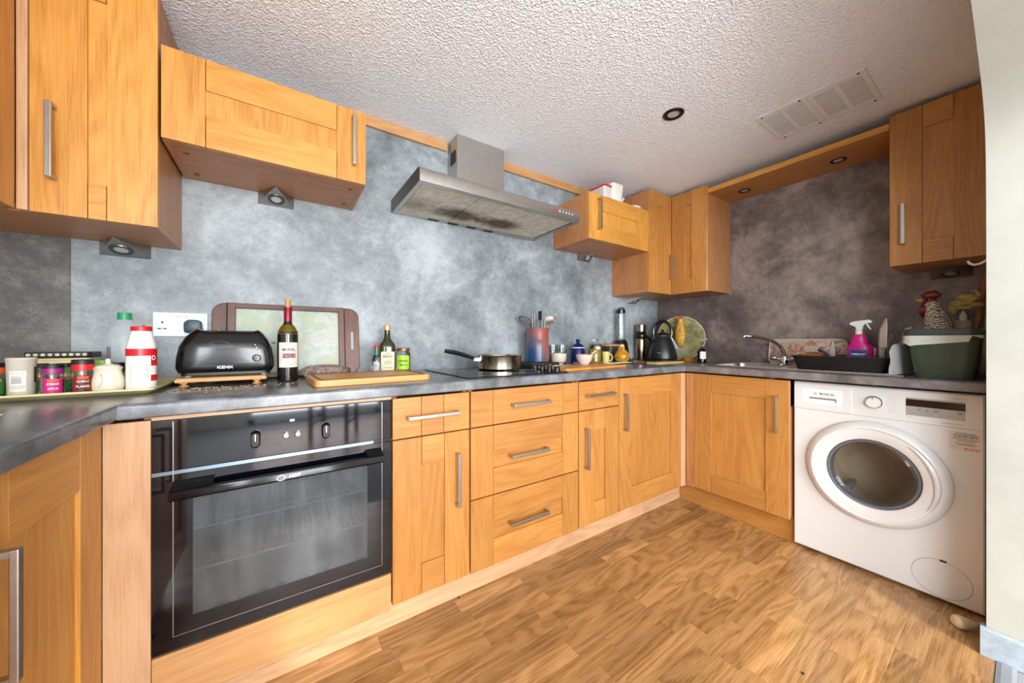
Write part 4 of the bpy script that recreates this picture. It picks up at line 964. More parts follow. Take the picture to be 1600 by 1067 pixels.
# cream pot with garlic-knob lid
t = Thing('ceramic_pot', 'cream ceramic pot with a knobbed lid on the cream tray', 'pot', (-.423, 1.505, ZJ)); t.o.scale = (.685, .685, 1)
b = BM(); lathe(b, [(.036, 0), (.046, .006), (.0505, .024), (.049, .040), (.042, .056), (.040, .064), (.044, .073), (.041, .075), (.036, .064), (0, .063)], 0, 0, 0, 36); t.L('body', b, pm('cream_ceramic', (222, 212, 190), .35))
b = BM(); tube(b, [(.0+.05*math.sin(-.25+.2*math.sin(i*.35)), -.0505+.004*(i/9), .018+i*.005) for i in range(9)], .0008, 5); t.L('incised_line', b, pm('brown_line', (150, 130, 106), .6))
b = BM(); lathe(b, [(.040, .072), (.036, .079), (.014, .084), (.008, .086), (.009, .094), (.006, .099), (0, .100)], 0, 0, 0, 28); t.L('lid', b, pm('cream_ceramic', (222, 212, 190), .35))
# red and white bottle
x, y = -.354, 1.505
t = Thing('drain_cleaner_bottle', 'white plastic bottle with red cap and red bands on the cream tray', 'bottle', (x, y, ZJ)); t.o.scale = (.76, .76, 1.02)
b = BM(); lathe(b, [(.041, 0), (.0435, .003), (.0435, .126), (.042, .136), (.031, .172), (.029, .178), (0, .178)], 0, 0, 0, 36); t.L('body', b, M_whiteplast)
b = BM(); lathe(b, [(.0305, .1785), (.0305, .190), (.029, .192), (0, .192)], 0, 0, 0, 32); cp = t.L('cap', b, M_red)
b = BM(); blob(b, (.009, -.012, .194), 1, 2, (.004, .004, .003)); t.L('nozzle', b, M_red, cp)
b = BM(); patch(b, .0442, 0, 2*math.pi, .105, .126, 40); bd = t.L('red_band', b, M_red)
fc = facecam(x, y)
for z0_, z1_ in ((.075, .105), (.030, .048)): b = BM(); patch(b, .0442, fc+.62, fc+1.6, z0_, z1_); t.L('red_panel', b, M_red)
b = BM(); patch(b, .0442, fc-.95, fc+.60, .006, .104); lb = t.L('back_label', b, M_paper)
b = BM()
for i in range(9): patch(b, .0450, fc+.12, fc+.50, .040+i*.0042, .0414+i*.0042, 6)
for i in range(12): patch(b, .0450, fc-.8, fc-.68+.05*(i % 3), .022+i*.0052, .0232+i*.0052, 6)
t.L('label_print', b, pm('pale_label_print', (160, 158, 156), .6), lb)
b = BM(); wrap(b, textbm('O', .02, True), .0452, fc+.83, .098); t.L('round_mark', b, M_inkwhite, bd, smooth=False)
# clear oil bottle with green cap
t = Thing('oil_bottle', 'large clear plastic bottle with green cap and a little oil left', 'bottle', (-.441, 1.705, ZJ)); t.o.scale = (.77, .77, .985)
m, nt, bs = newmat('thin_clear_plastic'); bs.inputs['Base Color'].default_value = lin((210, 222, 226)); bs.inputs['Roughness'].default_value = .08; bs.inputs['Alpha'].default_value = .22; M_thin = m
pr = [(.050, 0), (.054, .004)]+[(.054-(.0012 if i % 2 else 0), .02+i*.0125) for i in range(12)]+[(.053, .182), (.044, .200), (.022, .224), (.019, .230), (.019, .240)]
b = BM(); lathe(b, pr, 0, 0, 0, 36); t.L('body', b, M_thin)
b = BM(); lathe(b, [(.050, .003), (.0525, .006), (.0525, .078), (0, .078)], 0, 0, 0, 32); t.L('oil', b, pm('golden_oil', (120, 84, 24), .2, alpha=.85))
b = BM(); lathe(b, [(.0225, .232), (.0225, .248), (.021, .251), (0, .251)], 0, 0, 0, 28); t.L('cap', b, pm('green_cap', (24, 150, 96), .35))
b = BM(); lathe(b, [(.0240, .228), (.0240, .2315)], 0, 0, 0, 28); t.L('neck_ring', b, pm('green_cap', (24, 150, 96), .35))
b = BM(); patch(b, .0546, -1.0, -.55, .085, .135); t.L('label', b, pm('faded_red_label', (130, 92, 98), .5, 0, .4, 50, alpha=.6))
# leaflet
b = BM(); prism(b, [(-.03, -.09), (.06, -.05), (.035, .05), (-.06, .02)], 'z', 0, .0012); l_ = solo('paper_leaflet', b, pm('white_leaflet', (226, 220, 214), .5), 'red and white paper leaflet lying on the left worktop', 'paper', (-.520, 1.150, ZC), smooth=False)
b = BM(); prism(b, [(-.035, -.07), (.050, -.035), (.043, -.008), (-.043, -.040)], 'z', .0012, .0016); obj('red_print', b, M_red, l_)

# ------------------------------------------------------------------ socket with plug
t = Thing('double_socket', 'white double wall socket with a dark plug behind the toaster', 'socket', (-.3215, YB, 1.129))
b = BM(); box(b, -.0775, .0775, -.009, -.0004, -.0455, .0455, .002); t.L('face_plate', b, pm('white_socket_plastic', (222, 232, 238), .3), smooth=False)
for s in (-1, 1):
    for (px_, pz_, w_, h_) in ((s*.040-.012 if s < 0 else .040+.012, .008, .0035, .0055), (s*.040-.020 if s < 0 else .032+.012-.008, -.016, .0050, .0028), (s*.040-.004 if s < 0 else .048+.012, -.016, .0050, .0028)):
        b = BM(); box(b, px_-w_*1.7, px_+w_*1.7, -.0096, -.0089, pz_-h_*1.6, pz_+h_*1.6); sh_ = t.L('pin_surround', b, pm('grey_white_surround', (202, 208, 212), .4), smooth=False)
        b = BM(); box(b, px_-w_*.7, px_+w_*.7, -.0100, -.0095, pz_-h_*.7, pz_+h_*.7); t.L('pin_slot', b, M_blackmat, sh_, smooth=False)
for xx_ in (-.010, .012):
    b = BM(); box(b, xx_-.0085, xx_+.0085, -.0125, -.0089, .010, .034, .001); sw_ = t.L('rocker_switch', b, pm('cream_switch', (216, 210, 200), .35), smooth=False)
    b = BM(); box(b, xx_+.000, xx_+.007, -.0128, -.0124, .030, .0325); t.L('red_mark', b, M_red, sw_, smooth=False)
for xx_ in (-.068, .068): b = BM(); lathe(b, [(.0028, 0), (.0022, .001), (0, .0012)], xx_, -.009, 0, 12, Matrix.Rotation(R(90), 4, 'X')); t.L('screw', b, M_steel)
t = Thing('mains_plug', 'dark teal mains plug pushed into the wall socket', 'plug', (-.283, YB-.0102, 1.122))
b = BM(); prism(b, [(-.024, -.024), (.020, -.024), (.026, -.010), (.024, .018), (.014, .026), (-.014, .026), (-.026, .014), (-.026, -.012)], 'y', -.034, -.0005, .004); t.L('body', b, pm('dark_teal_plug', (36, 62, 70), .4))
b = BM(); tube(b, [(0, -.016, -.020), (0, -.018, -.06), (.002, -.016, -.12), (-.01, -.018, -.185), (-.03, -.02, -.205)], .0035, 8); t.L('cable', b, M_blackmat)
b = BM(); tube(b, [(-.345, 1.70, .9145), (-.335, 1.66, .9145), (-.325, 1.60, .9145), (-.318, 1.56, .9145), (-.30, 1.60, .9145), (-.29, 1.66, .9145), (-.28, 1.72, .9145)], .0035, 8); b.free()
# cable on the worktop towards the tray
b = BM(); tube(b, [(0, 0, .0045), (-.020, .006, .0045), (-.035, .030, .0045), (-.028, .07, .0045), (-.005, .10, .0045), (.04, .12, .0045)], .004, 8); solo('toaster_cable', b, M_blackmat, 'black toaster cable looping on the worktop beside the cream tray', 'cable', (-.283, 1.635, ZC))

# ------------------------------------------------------------------ toaster on its wooden board
BX0, BX1, BY0, BY1 = -.290, -.043, 1.540, 1.735
t = Thing('footed_board', 'pale wooden slatted board on turned feet under the toaster', 'board', ((BX0+BX1)/2, (BY0+BY1)/2, ZC))
for i in range(5):
    y0_ = BY0+i*.0395; b = BM(); prism(b, [(BX0+.003, .918+.010), (BX0, .918+.016), (BX0+.006, .918+.024), (BX1-.004, .918+.024), (BX1, .918+.016), (BX1-.002, .918+.010)], 'y', y0_, y0_+.037, .002); t.W('slat', b, oak('x', 'board'))
for xx_ in (BX0+.022, BX1-.030):
    b = BM(); box(b, xx_-.010, xx_+.010, BY0+.008, BY1-.008, .924, .9282); t.W('batten', b, oak('y', 'board'))
    for yy_ in (BY0+.020, BY1-.022): b = BM(); lathe(b, [(.008, 0), (.0135, .002), (.0135, .005), (.007, .008), (.008, .0135)], xx_, yy_, ZC, 16); t.W('foot', b, oak('z', 'board'), smooth=True)
t = Thing('toaster', 'black glossy long-slot toaster standing on the slatted board', 'toaster', (-.158, 1.635, .9425))
M_tb = pm('black_toaster_shell', (11, 12, 13), .16, 0, .25, 14)
# side outline (x, z) lofted over depth with rounded shoulders
out = [(-.128, .014), (-.135, .030), (-.134, .065), (-.127, .105), (-.112, .137), (-.094, .158), (-.083, .166), (-.072, .162), (-.055, .158), (-.02, .1595), (.02, .1595), (.055, .158), (.074, .160), (.087, .164), (.098, .155), (.115, .130), (.128, .098), (.134, .060), (.135, .030), (.128, .014)]
lv = []
for yv, sc_ in ((-.0790, .25), (-.0782, .55), (-.0762, .80), (-.0725, .91), (-.066, .97), (-.055, 1), (.055, 1), (.066, .97), (.0725, .91), (.076, .7)):
    lv.append([(x*sc_, yv*(1.0-.34*max(0, ((.085+(z-.085)*sc_)-.10)/.07)**1.3 if (.085+(z-.085)*sc_) > .10 else 1.0), .014+max(0, (.085+(z-.085)*sc_)-.014)) for x, z in out])
b = BM(); loft(b, lv); t.L('shell', b, M_tb)
b = BM(); prism(b, rrect(-.124, .124, -.060, .060, .02), 'z', .0045, .0142); t.L('base', b, M_blackmat)
for sx_ in (-.105, .105):
    for sy_ in (-.045, .045): b = BM(); lathe(b, [(.010, 0), (.010, .005)], sx_, sy_, 0, 12); t.L('foot', b, pm('grey_foot', (150, 156, 160), .4))
for yv in (-.018, .018): b = BM(); box(b, -.07, .07, yv-.010, yv+.010, .1535, .1605); t.L('bread_slot', b, M_darkgap, smooth=False)
b = BM(); tube(b, [(-.130, -.064, .044), (-.110, -.0735, .043), (-.06, -.0783, .042), (.06, -.0783, .042), (.110, -.0735, .043), (.130, -.064, .044)], .0009, 6); t.L('seam_line', b, pm('grey_seam', (80, 84, 88), .3))
b = BM(); tube(b, [(-.055+.0145*i, -.0752+.0012*abs(i-5)*.0, .112+.016*math.sin(i*.42)-.0007*i*i) for i in range(0, 10)], .0012, 6); t.L('embossed_arc', b, pm('grey_seam', (80, 84, 88), .3))
b = BM(); text_ny(b, 'IGENIX', .0135, -.004, -.0796, .0320, bold=True); t.L('maker_name', b, M_inkwhite, smooth=False, label='white IGENIX lettering')
b = BM(); lathe(b, [(.013, 0), (.013, .006), (.010, .009), (0, .0095)], .084, -.0725, .062, 20, Matrix.Rotation(R(90), 4, 'X')); kb_ = t.L('browning_dial', b, pm('dark_dial', (30, 34, 38), .2))
for dx_, dz_ in ((-.010, .030), (.000, .038), (.008, .026), (-.004, .048), (.010, .015)): b = BM(); box(b, .084+dx_-.0022, .084+dx_+.0022, -.0772, -.068, .062+dz_-.0012, .062+dz_+.0012); t.L('dial_mark', b, M_inkwhite, kb_, smooth=False)
b = BM(); box(b, .128, .1405, -.012, .012, .112, .120, .003); t.L('lever', b, M_black, smooth=False)
# crumbs
b = BM(); rn = random.Random(5)
for i in range(150):
    x = rn.gauss(-.16, .10); y = rn.gauss(1.50, .05); s_ = rn.uniform(.0006, .0017)
    if y > 1.53 and x < -.04: y = 1.535-rn.uniform(0, .06)
    if y < 1.25: continue
    box(b, x-s_, x+s_, y-s_, y+s_, ZC, ZC+s_)
o = obj('toast_crumbs', b, pm('toast_crumb', (206, 186, 150), .8)); o['kind'] = 'stuff'; o['label'] = 'scattered pale toast crumbs on the dark worktop before the toaster'; o['category'] = 'crumbs'

# ------------------------------------------------------------------ wine bottle
x, y = .022, 1.600
t = Thing('wine_bottle', 'dark red wine bottle with cream label and cork in front of the wooden tray', 'bottle', (x, y, ZC)); t.o.scale = (.895, .895, 1)
m, nt, bs = newmat('dark_wine_glass'); bs.inputs['Base Color'].default_value = lin((22, 20, 12)); bs.inputs['Roughness'].default_value = .06; bs.inputs['Specular IOR Level'].default_value = .7
b = BM(); lathe(b, [(.030, 0), (.0375, .003), (.0385, .008), (.0385, .178), (.037, .190), (.030, .205), (.019, .218), (.0150, .228), (.0145, .262), (0, .262)], 0, 0, 0, 36); t.L('glass_body', b, m)
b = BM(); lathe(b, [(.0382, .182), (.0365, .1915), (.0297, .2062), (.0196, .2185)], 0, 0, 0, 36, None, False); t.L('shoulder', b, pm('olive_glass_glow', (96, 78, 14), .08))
b = BM(); lathe(b, [(.0152, .232), (.0155, .278), (.0165, .280), (.0165, .286), (.0150, .287), (0, .287)], 0, 0, 0, 28); t.L('foil', b, pm('burgundy_foil', (136, 22, 44), .35, .3))
b = BM(); lathe(b, [(.0105, .2872), (.0110, .318), (0, .319)], 0, 0, 0, 20); t.L('cork', b, pm('cork', (184, 142, 88), .8, 0, .2, 80))
lb = label_patch(t, .0385, x, y, .055, .150, 1.05, pm('cream_wine_label', (222, 208, 196), .55), off=.10)
label_text(t, 'MURIEL', .0150, .0385, x, y, .122, M_ink, lb, .10)
b = BM(); patch(b, .0395, facecam(x, y)-.5, facecam(x, y)+.75, .090, .108); t.L('label_picture', b, pm('brown_vineyard_print', (150, 104, 100), .6, 0, .4, 120), lb)
b = BM()
for z, w_ in ((.142, .5), (.078, .3), (.068, .45), (.064, .4)): patch(b, .0396, facecam(x, y)+.1-w_, facecam(x, y)+.1+w_, z, z+.0014)
t.L('label_lines', b, M_inkgrey, lb)
# ------------------------------------------------------------------ wooden tray leaning on wall
t = Thing('wooden_tray', 'dark wooden tray with a painted centre leaning on the back wall', 'tray', (.0415, 1.768, ZC))
LM = Matrix.Rotation(R(-8.5), 4, 'X')
def lean(b): b.transform(LM); return b
tw, thh = .270, .315
wd = oak('z', 'dark'); wdx = oak('x', 'dark')
b = BM(); box(b, -.20, .185, .004, .010, .022, thh-.020); t.L('painted_panel', lean(b), art_mat('pale_impasto_painting', [(110, 96, 74), (150, 156, 158), (176, 176, 164), (146, 166, 150), (172, 166, 120), (126, 144, 168), (160, 150, 130)], 9, .05, .35, 9), smooth=False)
for z0_, z1_ in ((.002, .022), (thh-.022, thh-.002)): b = BM(); box(b, -.205, .190, -.012, .014, z0_, z1_, .002); t.L('rail', lean(b), oak('x', 'dark'), smooth=False)
for x0_, x1_ in ((-.222, -.196), (.182, .206)): b = BM(); box(b, x0_, x1_, -.013, .014, .001, thh-.001, .002); t.L('stile', lean(b), oak('z', 'dark'), smooth=False)
def endpiece(s):
    b = BM(); xi = -.223 if s < 0 else .207; xo = -tw if s < 0 else .2695; r_ = .045
    z0_, z1_ = .002, thh-.002; pts = [(xi, z0_), (xi, z1_)]
    for i in range(7): a = R(90-15*i); pts.append((xo-s*r_+s*r_*math.cos(a), z1_-r_+r_*math.sin(a)))
    for i in range(7): a = R(-15*i); pts.append((xo-s*r_+s*r_*math.cos(a), z0_+r_+r_*math.sin(a)))
    prism(b, pts, 'y', -.010, .012, .003)
    e_ = t.L('end_board', lean(b), oak('z', 'dark'), smooth=False)
    b = BM(); xm = (xi+xo)/2; prism(b, rrect(xm-.0055, xm+.0055, .115, .200, .0053), 'y', -.0108, -.0095); t.L('hand_slot', lean(b), pm('slot_wall_grey', (150, 158, 162), .5), e_, smooth=False)
endpiece(-1); endpiece(1)
# cured meat packet
t = Thing('meat_packet', 'clear plastic packet of dark cured meat behind the chopping board', 'food packet', (.160, 1.672, ZC))
b = BM(); blob(b, (0, 0, .028), 1, 4, (.098, .042, .0275), .05, 3); t.L('meat', b, art_mat('marbled_cured_meat', [(54, 22, 16), (92, 44, 32), (150, 128, 116), (66, 30, 22), (84, 40, 28)], 16))
b = BM(); blob(b, (0, 0, .029), 1, 4, (.112, .048, .028), .09, 8)
mf, ntf, bf = newmat('clear_packet_film'); bf.inputs['Base Color'].default_value = (.8, .8, .8, 1); bf.inputs['Roughness'].default_value = .08; bf.inputs['Alpha'].default_value = .08; bf.inputs['Specular IOR Level'].default_value = .8
t.L('film', b, mf)
for i in range(4): b = BM(); tube(b, [(-.08+.04*i, -.044, .012), (-.072+.042*i, -.040, .034), (-.05+.036*i, -.020, .050)], .0016, 5); t.L('film_crease', b, pm('glossy_film', (190, 186, 184), .1, alpha=.7))
# chopping board with juice groove
t = Thing('chopping_board', 'thick oak chopping board with juice groove at the worktop edge', 'chopping board', (.290, 1.460, ZC), R(3.5))
b = BM(); prism(b, rrect(-.205, .205, -.135, .135, .02), 'z', 0, .022, .002); t.L('board', b, oak('x', 'board'), smooth=False)
b = BM(); tube(b, [(x_, y_, .0222) for x_, y_ in rrect(-.185, .185, -.115, .115, .012)], .0035, 6, True); t.L('juice_groove', b, pm('groove_brown', (120, 76, 36), .5))
# small bottles behind the board
x, y = .365, 1.668
t = Thing('pepper_sauce_bottle', 'tiny clear sauce bottle with red cap and green neck', 'bottle', (x, y, ZC))
b = BM(); lathe(b, [(.018, 0), (.0195, .003), (.0195, .070), (.016, .082), (.009, .092), (.008, .098)], 0, 0, 0, 24); t.L('glass_body', b, M_clear)
b = BM(); lathe(b, [(.0098, .090), (.0098, .120)], 0, 0, 0, 20); t.L('neck_band', b, pm('green_foil_neck', (20, 120, 70), .3))
b = BM(); lathe(b, [(.0108, .1205), (.0108, .132), (.0095, .134), (0, .134)], 0, 0, 0, 20); t.L('cap', b, M_red)
label_patch(t, .0195, x, y, .012, .062, .7, pm('faded_grey_label', (180, 184, 186), .5, 0, .4, 90))
x, y = .427, 1.726
t = Thing('olive_oil_bottle', 'dark green olive oil bottle with cream label and pale cap', 'bottle', (x, y, ZC))
m, nt, bs = newmat('olive_green_glass'); bs.inputs['Base Color'].default_value = lin((44, 50, 14)); bs.inputs['Roughness'].default_value = .06; bs.inputs['Specular IOR Level'].default_value = .7
b = BM(); loft(b, [[(rx*q_[0], rx*q_[1], z) for q_ in rrect(-1, 1, -1, 1, .62 if z < .15 else .98)] for z, rx in ((0, .034), (.004, .0365), (.125, .0365), (.140, .034), (.158, .022), (.172, .0145), (.205, .0130), (.215, .0130))]); t.L('glass_body', b, m)
b = BM(); lathe(b, [(.0165, .208), (.0165, .230), (.015, .232), (0, .232)], 0, 0, 0, 24); t.L('cap', b, pm('pale_gold_cap', (196, 168, 120), .4, .3))
b = BM(); lathe(b, [(.0375, .015), (.0375, .110), (.030, .118)], 0, 0, 0, 4, Matrix.Rotation(R(45), 4, 'Z'), False); b.free()
b = BM(); box(b, -.0300, .0300, -.0377, -.0368, .012, .105); lb = t.L('label', b, pm('cream_oil_label', (214, 200, 166), .5), smooth=False)
b = BM(); text_ny(b, 'FILIPPO', .008, 0, -.0380, .095, bold=True); text_ny(b, 'BERIO', .0155, 0, -.0380, .082, bold=True)
for z, w_ in ((.060, .016), (.054, .020), (.047, .014), (.030, .018)): box(b, -w_, w_, -.0381, -.0377, z, z+.0015)
t.L('label_print', b, M_ink, lb, smooth=False)
lb.parent.rotation_euler = (0, 0, R(-10))
x, y = .487, 1.668
t = Thing('preserve_jar', 'glass jar with bright lime green label beside the olive oil', 'jar', (x, y, ZC))
b = BM(); lathe(b, [(.030, 0), (.033, .004), (.033, .094), (.027, .106), (.027, .112)], 0, 0, 0, 28); t.L('glass_body', b, M_clear)
b = BM(); lathe(b, [(.030, .108), (.0315, .110), (.0315, .120), (.029, .122), (0, .122)], 0, 0, 0, 28); t.L('lid', b, pm('bronze_lid', (132, 96, 66), .35, .6))
lb = label_patch(t, .033, x, y, .022, .088, .95, pm('lime_label', (164, 204, 40), .5, 0, .25, 60))
b = BM(); patch(b, .0344, facecam(x, y)-.6, facecam(x, y)+.6, .058, .066); patch(b, .0344, facecam(x, y)-.5, facecam(x, y)+.4, .040, .046); t.L('label_print', b, pm('green_label_print', (84, 130, 30), .5), lb)

# ------------------------------------------------------------------ hob: pan, crock
t = Thing('saute_pan', 'stainless steel saute pan with long black handle on the hob', 'pan', (.980, 1.590, WT+.0068))
b = BM(); lathe(b, [(.108, 0), (.116, .006), (.118, .068), (.121, .074), (.119, .075), (.115, .068), (.112, .009), (0, .006)], 0, 0, 0, 48); t.L('bowl', b, pm('polished_pan_steel', (206, 194, 172), .18, 1, .04, 12))
b = BM(); tube(b, [(-.112, .010, .050), (-.150, .018, .062), (-.190, .034, .076), (-.235, .052, .090), (-.285, .072, .099)], [.007, .009, .0115, .012, .010], 10); t.L('handle', b, M_black)
b = BM(); box(b, -.150, -.114, .004, .024, .042, .064, .003); t.L('handle_bracket', b, M_chrome, smooth=False)
b = BM(); prism(b, rrect(-.11, .11, -.10, .10, .03), 'z', 0, .028, .004); solo('griddle_plate', b, pm('black_cast_iron', (30, 30, 32), .5), 'black cast iron griddle block under the pottery crock', 'griddle', (1.315, 1.690, ZC))
def crock_mat():
    m, nt, bs = newmat('red_blue_glaze'); q = NT(nt); v = q.objvec(False); sp = q.n('ShaderNodeSeparateXYZ'); q.l(v, sp.inputs[0])
    n = q.noise(v, 12, 4, .6)
    # glaze colours dipped from one side: blue low on the near left, red at right and top
    f = q.math('ADD', q.math('ADD', q.math('MULTIPLY', sp.outputs[0], 5.0), q.math('MULTIPLY', sp.outputs[2], 2.6)), q.math('MULTIPLY', n, .35))
    q.l(q.ramp(f, [(.02, lin((34, 60, 104))), (.28, lin((98, 82, 92))), (.46, lin((146, 84, 76))), (.9, lin((158, 62, 52)))]), bs.inputs['Base Color']); bs.inputs['Roughness'].default_value = .3; return m
t = Thing('utensil_crock', 'tall pottery crock glazed red and blue holding utensils', 'crock', (1.322, 1.695, ZC+.0285))
b = BM(); lathe(b, [(.066, 0), (.071, .004), (.0725, .08), (.070, .125), (.066, .132), (.068, .138), (.066, .175), (.072, .198), (.074, .206), (.068, .206), (.063, .175), (.064, .02), (0, .012)], 0, 0, 0, 40); t.L('pot', b, crock_mat())
cz = ZC+.0285+.016
def utensil(name, label, base, top, build, mat):
    b = BM(); build(b, Vector(base), Vector(top)); solo(name, b, mat, label, name.split('_')[-1], (1.322, 1.695, cz))
def stem(b, p, q, r=.0035): tube(b, [p, p.lerp(q, .5), q], r, 8)
def spoonhead(b, c, nrm, lx_, wx_, dirv):
    s = bmesh.new(); bmesh.ops.create_uvsphere(s, u_segments=16, v_segments=10, radius=1)
    for v in s.verts: v.co = Vector((v.co.x*lx_, v.co.y*wx_, v.co.z*.006-.25*wx_*(1-min(1, v.co.x**2+v.co.y**2))))
    d = dirv.normalized(); n = (nrm-d*nrm.dot(d)).normalized(); y_ = n.cross(d)
    M = Matrix((d, y_, n)).transposed().to_4x4(); M.translation = c; merge(b, s, M)
M_ut = pm('worn_utensil_steel', (96, 88, 82), .3, 1, .2, 30)
view = Vector((-.62, -.78, .1))
def b_ladle(b, p, q): stem(b, p, q); d = (q-p); spoonhead(b, q+Vector((.026, -.018, .012)), view, .040, .030, Vector((.8, -.5, .28)))
def b_spoon(b, p, q): stem(b, p, q); spoonhead(b, q+Vector((-.024, .018, .016)), view, .046, .020, Vector((-.72, .48, .42)))
def b_spat(b, p, q): stem(b, p, q, .004); box(b, q.x-.002, q.x+.002, q.y-.016, q.y+.016, q.z-.006, q.z+.05, .001, 1)
def b_tongs(b, p, q): stem(b, p, q, .0042); stem(b, p+Vector((.012, -.004, 0)), q+Vector((.012, -.006, -.004)), .0042)
def b_fork(b, p, q):
    stem(b, p, q, .003)
utensil('serving_ladle', 'large steel serving ladle leaning to the right in the crock', (.018, -.016, 0), (.036, -.025, .228), b_ladle, M_ut)
utensil('serving_spoon', 'long dark steel spoon leaning to the left in the crock', (-.022, .018, 0), (-.036, .024, .225), b_spoon, pm('dark_spoon_steel', (48, 46, 46), .35, 1))
utensil('black_spatula', 'black narrow spatula standing behind the ladle in the crock', (.026, .012, 0), (.034, .016, .250), b_spat, M_blackmat)
utensil('kitchen_tongs', 'pair of steel tongs standing upright in the crock', (-.006, .034, 0), (-.014, .036, .285), b_tongs, M_ut)
utensil('steel_whisk', 'short steel whisk handle at the left rim of the crock', (-.032, -.010, 0), (-.045, -.008, .222), b_fork, M_ut)
utensil('wooden_stirrer', 'thin wooden stirrer beside the ladle stem in the crock', (.036, -.004, 0), (.048, -.006, .235), b_fork, pm('stirrer_wood', (170, 120, 74), .6))
utensil('steel_skewer', 'steel skewer standing in the middle of the crock', (-.008, -.022, 0), (-.006, -.022, .235), b_fork, M_ut)

# ------------------------------------------------------------------ boards and crockery right of the hob
b = BM(); prism(b, rrect(-.262, .262, -.122, .122, .02), 'z', 0, .014, .003); solo('bread_board', b, pm('orange_bread_board', (206, 138, 58), .4, 0, .12, 14), 'orange-toned wooden board lying right of the hob knobs', 'board', (1.465, 1.447, ZC), R(4), smooth=False)
ZB2 = ZC+.0145
def glassware(label, x, y, r, h, z):
    b = BM(); lathe(b, [(r*.86, 0), (r*.9, .004), (r, h), (r*.95, h), (r*.84, .010), (0, .008)], 0, 0, 0, 28); solo('drinking_glass', b, M_clear, label, 'glass', (x, y, z), group=None)
glassware('clear straight drinking glass behind the patterned cup, beside the crock', 1.512, 1.768, .031, .132, ZC)
glassware('clear straight drinking glass between the crock glass and the blue jar', 1.592, 1.768, .031, .132, ZC)
def band_china(name, base, band, scale):
    m, nt, bs = newmat(name); q = NT(nt); v = q.objvec(False); ck = q.n('ShaderNodeTexBrick'); ck.inputs['Scale'].default_value = scale; ck.inputs['Mortar Size'].default_value = .03
    sp = q.n('ShaderNodeSeparateXYZ'); q.l(v, sp.inputs[0]); cx = q.n('ShaderNodeCombineXYZ'); q.l(q.math('MULTIPLY', q.math('ARCTAN2', sp.outputs[1], sp.outputs[0]), .05), cx.inputs[0]); q.l(sp.outputs[2], cx.inputs[1]); q.l(cx.outputs[0], ck.inputs['Vector'])
    ck.inputs['Color1'].default_value = lin(base); ck.inputs['Color2'].default_value = lin(base); ck.inputs['Mortar'].default_value = lin(band)
    q.l(ck.outputs['Color'], bs.inputs['Base Color']); bs.inputs['Roughness'].default_value = .25; return m
b = BM(); lathe(b, [(.028, 0), (.030, .010), (.026, .014), (.044, .026), (.0485, .040), (.0500, .078), (.047, .078), (.044, .040), (0, .022)], 0, 0, 0, 36); solo('patterned_cup', b, band_china('grid_patterned_china', (214, 206, 186), (136, 116, 96), 46), 'footed cream cup with a fine grid pattern beside the crock', 'cup', (1.458, 1.652, ZC))
t = Thing('sugar_jar', 'cobalt blue enamel jar with knobbed lid behind the small bowl', 'jar', (1.711, 1.738, ZC))
M_blue = pm('cobalt_enamel', (18, 26, 92), .15, 0, .1)
b = BM(); lathe(b, [(.044, 0), (.047, .004), (.047, .105), (.045, .108)], 0, 0, 0, 36); t.L('body', b, M_blue)
b = BM(); lathe(b, [(.0490, .108), (.0490, .114)], 0, 0, 0, 36); t.L('cream_rim', b, pm('cream_rim', (214, 204, 184), .3))
b = BM(); lathe(b, [(.0485, .1142), (.040, .124), (.022, .138), (.012, .143), (.010, .148), (.0155, .156), (.0155, .165), (.009, .171), (0, .172)], 0, 0, 0, 32); t.L('lid', b, M_blue)
x, y = 1.530, 1.500
b = BM(); lathe(b, [(.026, 0), (.028, .004), (.044, .028), (.050, .052), (.053, .060), (.050, .060), (.043, .032), (0, .010)], 0, 0, 0, 36); solo('small_bowl', b, band_china('flower_banded_china', (226, 218, 208), (170, 110, 90), 30), 'small white bowl with a patterned band on the bread board', 'bowl', (x, y, ZB2))
b = BM(); tube(b, [(0, 0, .014), (.030, -.018, .050), (.060, -.036, .086)], [.003, .003, .004], 8); blob(b, (.072, -.043, .100), 1, 3, (.020, .012, .012)); solo('ceramic_spoon', b, pm('cream_spoon_glaze', (214, 206, 170), .3), 'cream ceramic spoon resting in the small white bowl', 'spoon', (x, y, ZB2))
# white rectangular plate carrying mug, jar, pineapple
b = BM(); openbox(b, (-.245, .245, -.075, .075), (-.262, .262, -.092, .092), 0, .012, .014, .004, .002); solo('rectangular_plate', b, pm('pale_mint_china', (206, 222, 212), .2), 'long pale rectangular plate in front of the storage jar', 'plate', (1.905, 1.630, ZC))
ZP = ZC+.0045
t = Thing('storage_jar', 'lidded glass storage jar of yellow pasta on the pale plate', 'jar', (1.790, 1.657, ZP))
b = BM(); lathe(b, [(.040, 0), (.0445, .004), (.0445, .100), (.036, .118), (.034, .124), (.036, .128)], 0, 0, 0, 32); t.L('glass_body', b, M_clear)
b = BM(); lathe(b, [(.039, .005), (.0430, .008), (.0430, .092), (0, .095)], 0, 0, 0, 28); t.L('pasta', b, pm('yellow_pasta', (196, 170, 70), .7, 0, .5, 130))
b = BM(); lathe(b, [(.036, .1285), (.038, .134), (.020, .140), (.012, .144), (.012, .150), (.022, .158), (.020, .166), (0, .168)], 0, 0, 0, 28); t.L('glass_lid', b, M_clear)
t = Thing('yellow_mug', 'pale yellow mug with a looped handle on the pale plate', 'mug', (1.823, 1.588, ZP)); t.o.scale = (.85, .85, 1)
b = BM(); lathe(b, [(.024, 0), (.0255, .004), (.029, .080), (.0275, .080), (.024, .008), (0, .006)], 0, 0, 0, 28); t.L('body', b, pm('yellow_mug_glaze', (206, 186, 106), .3))
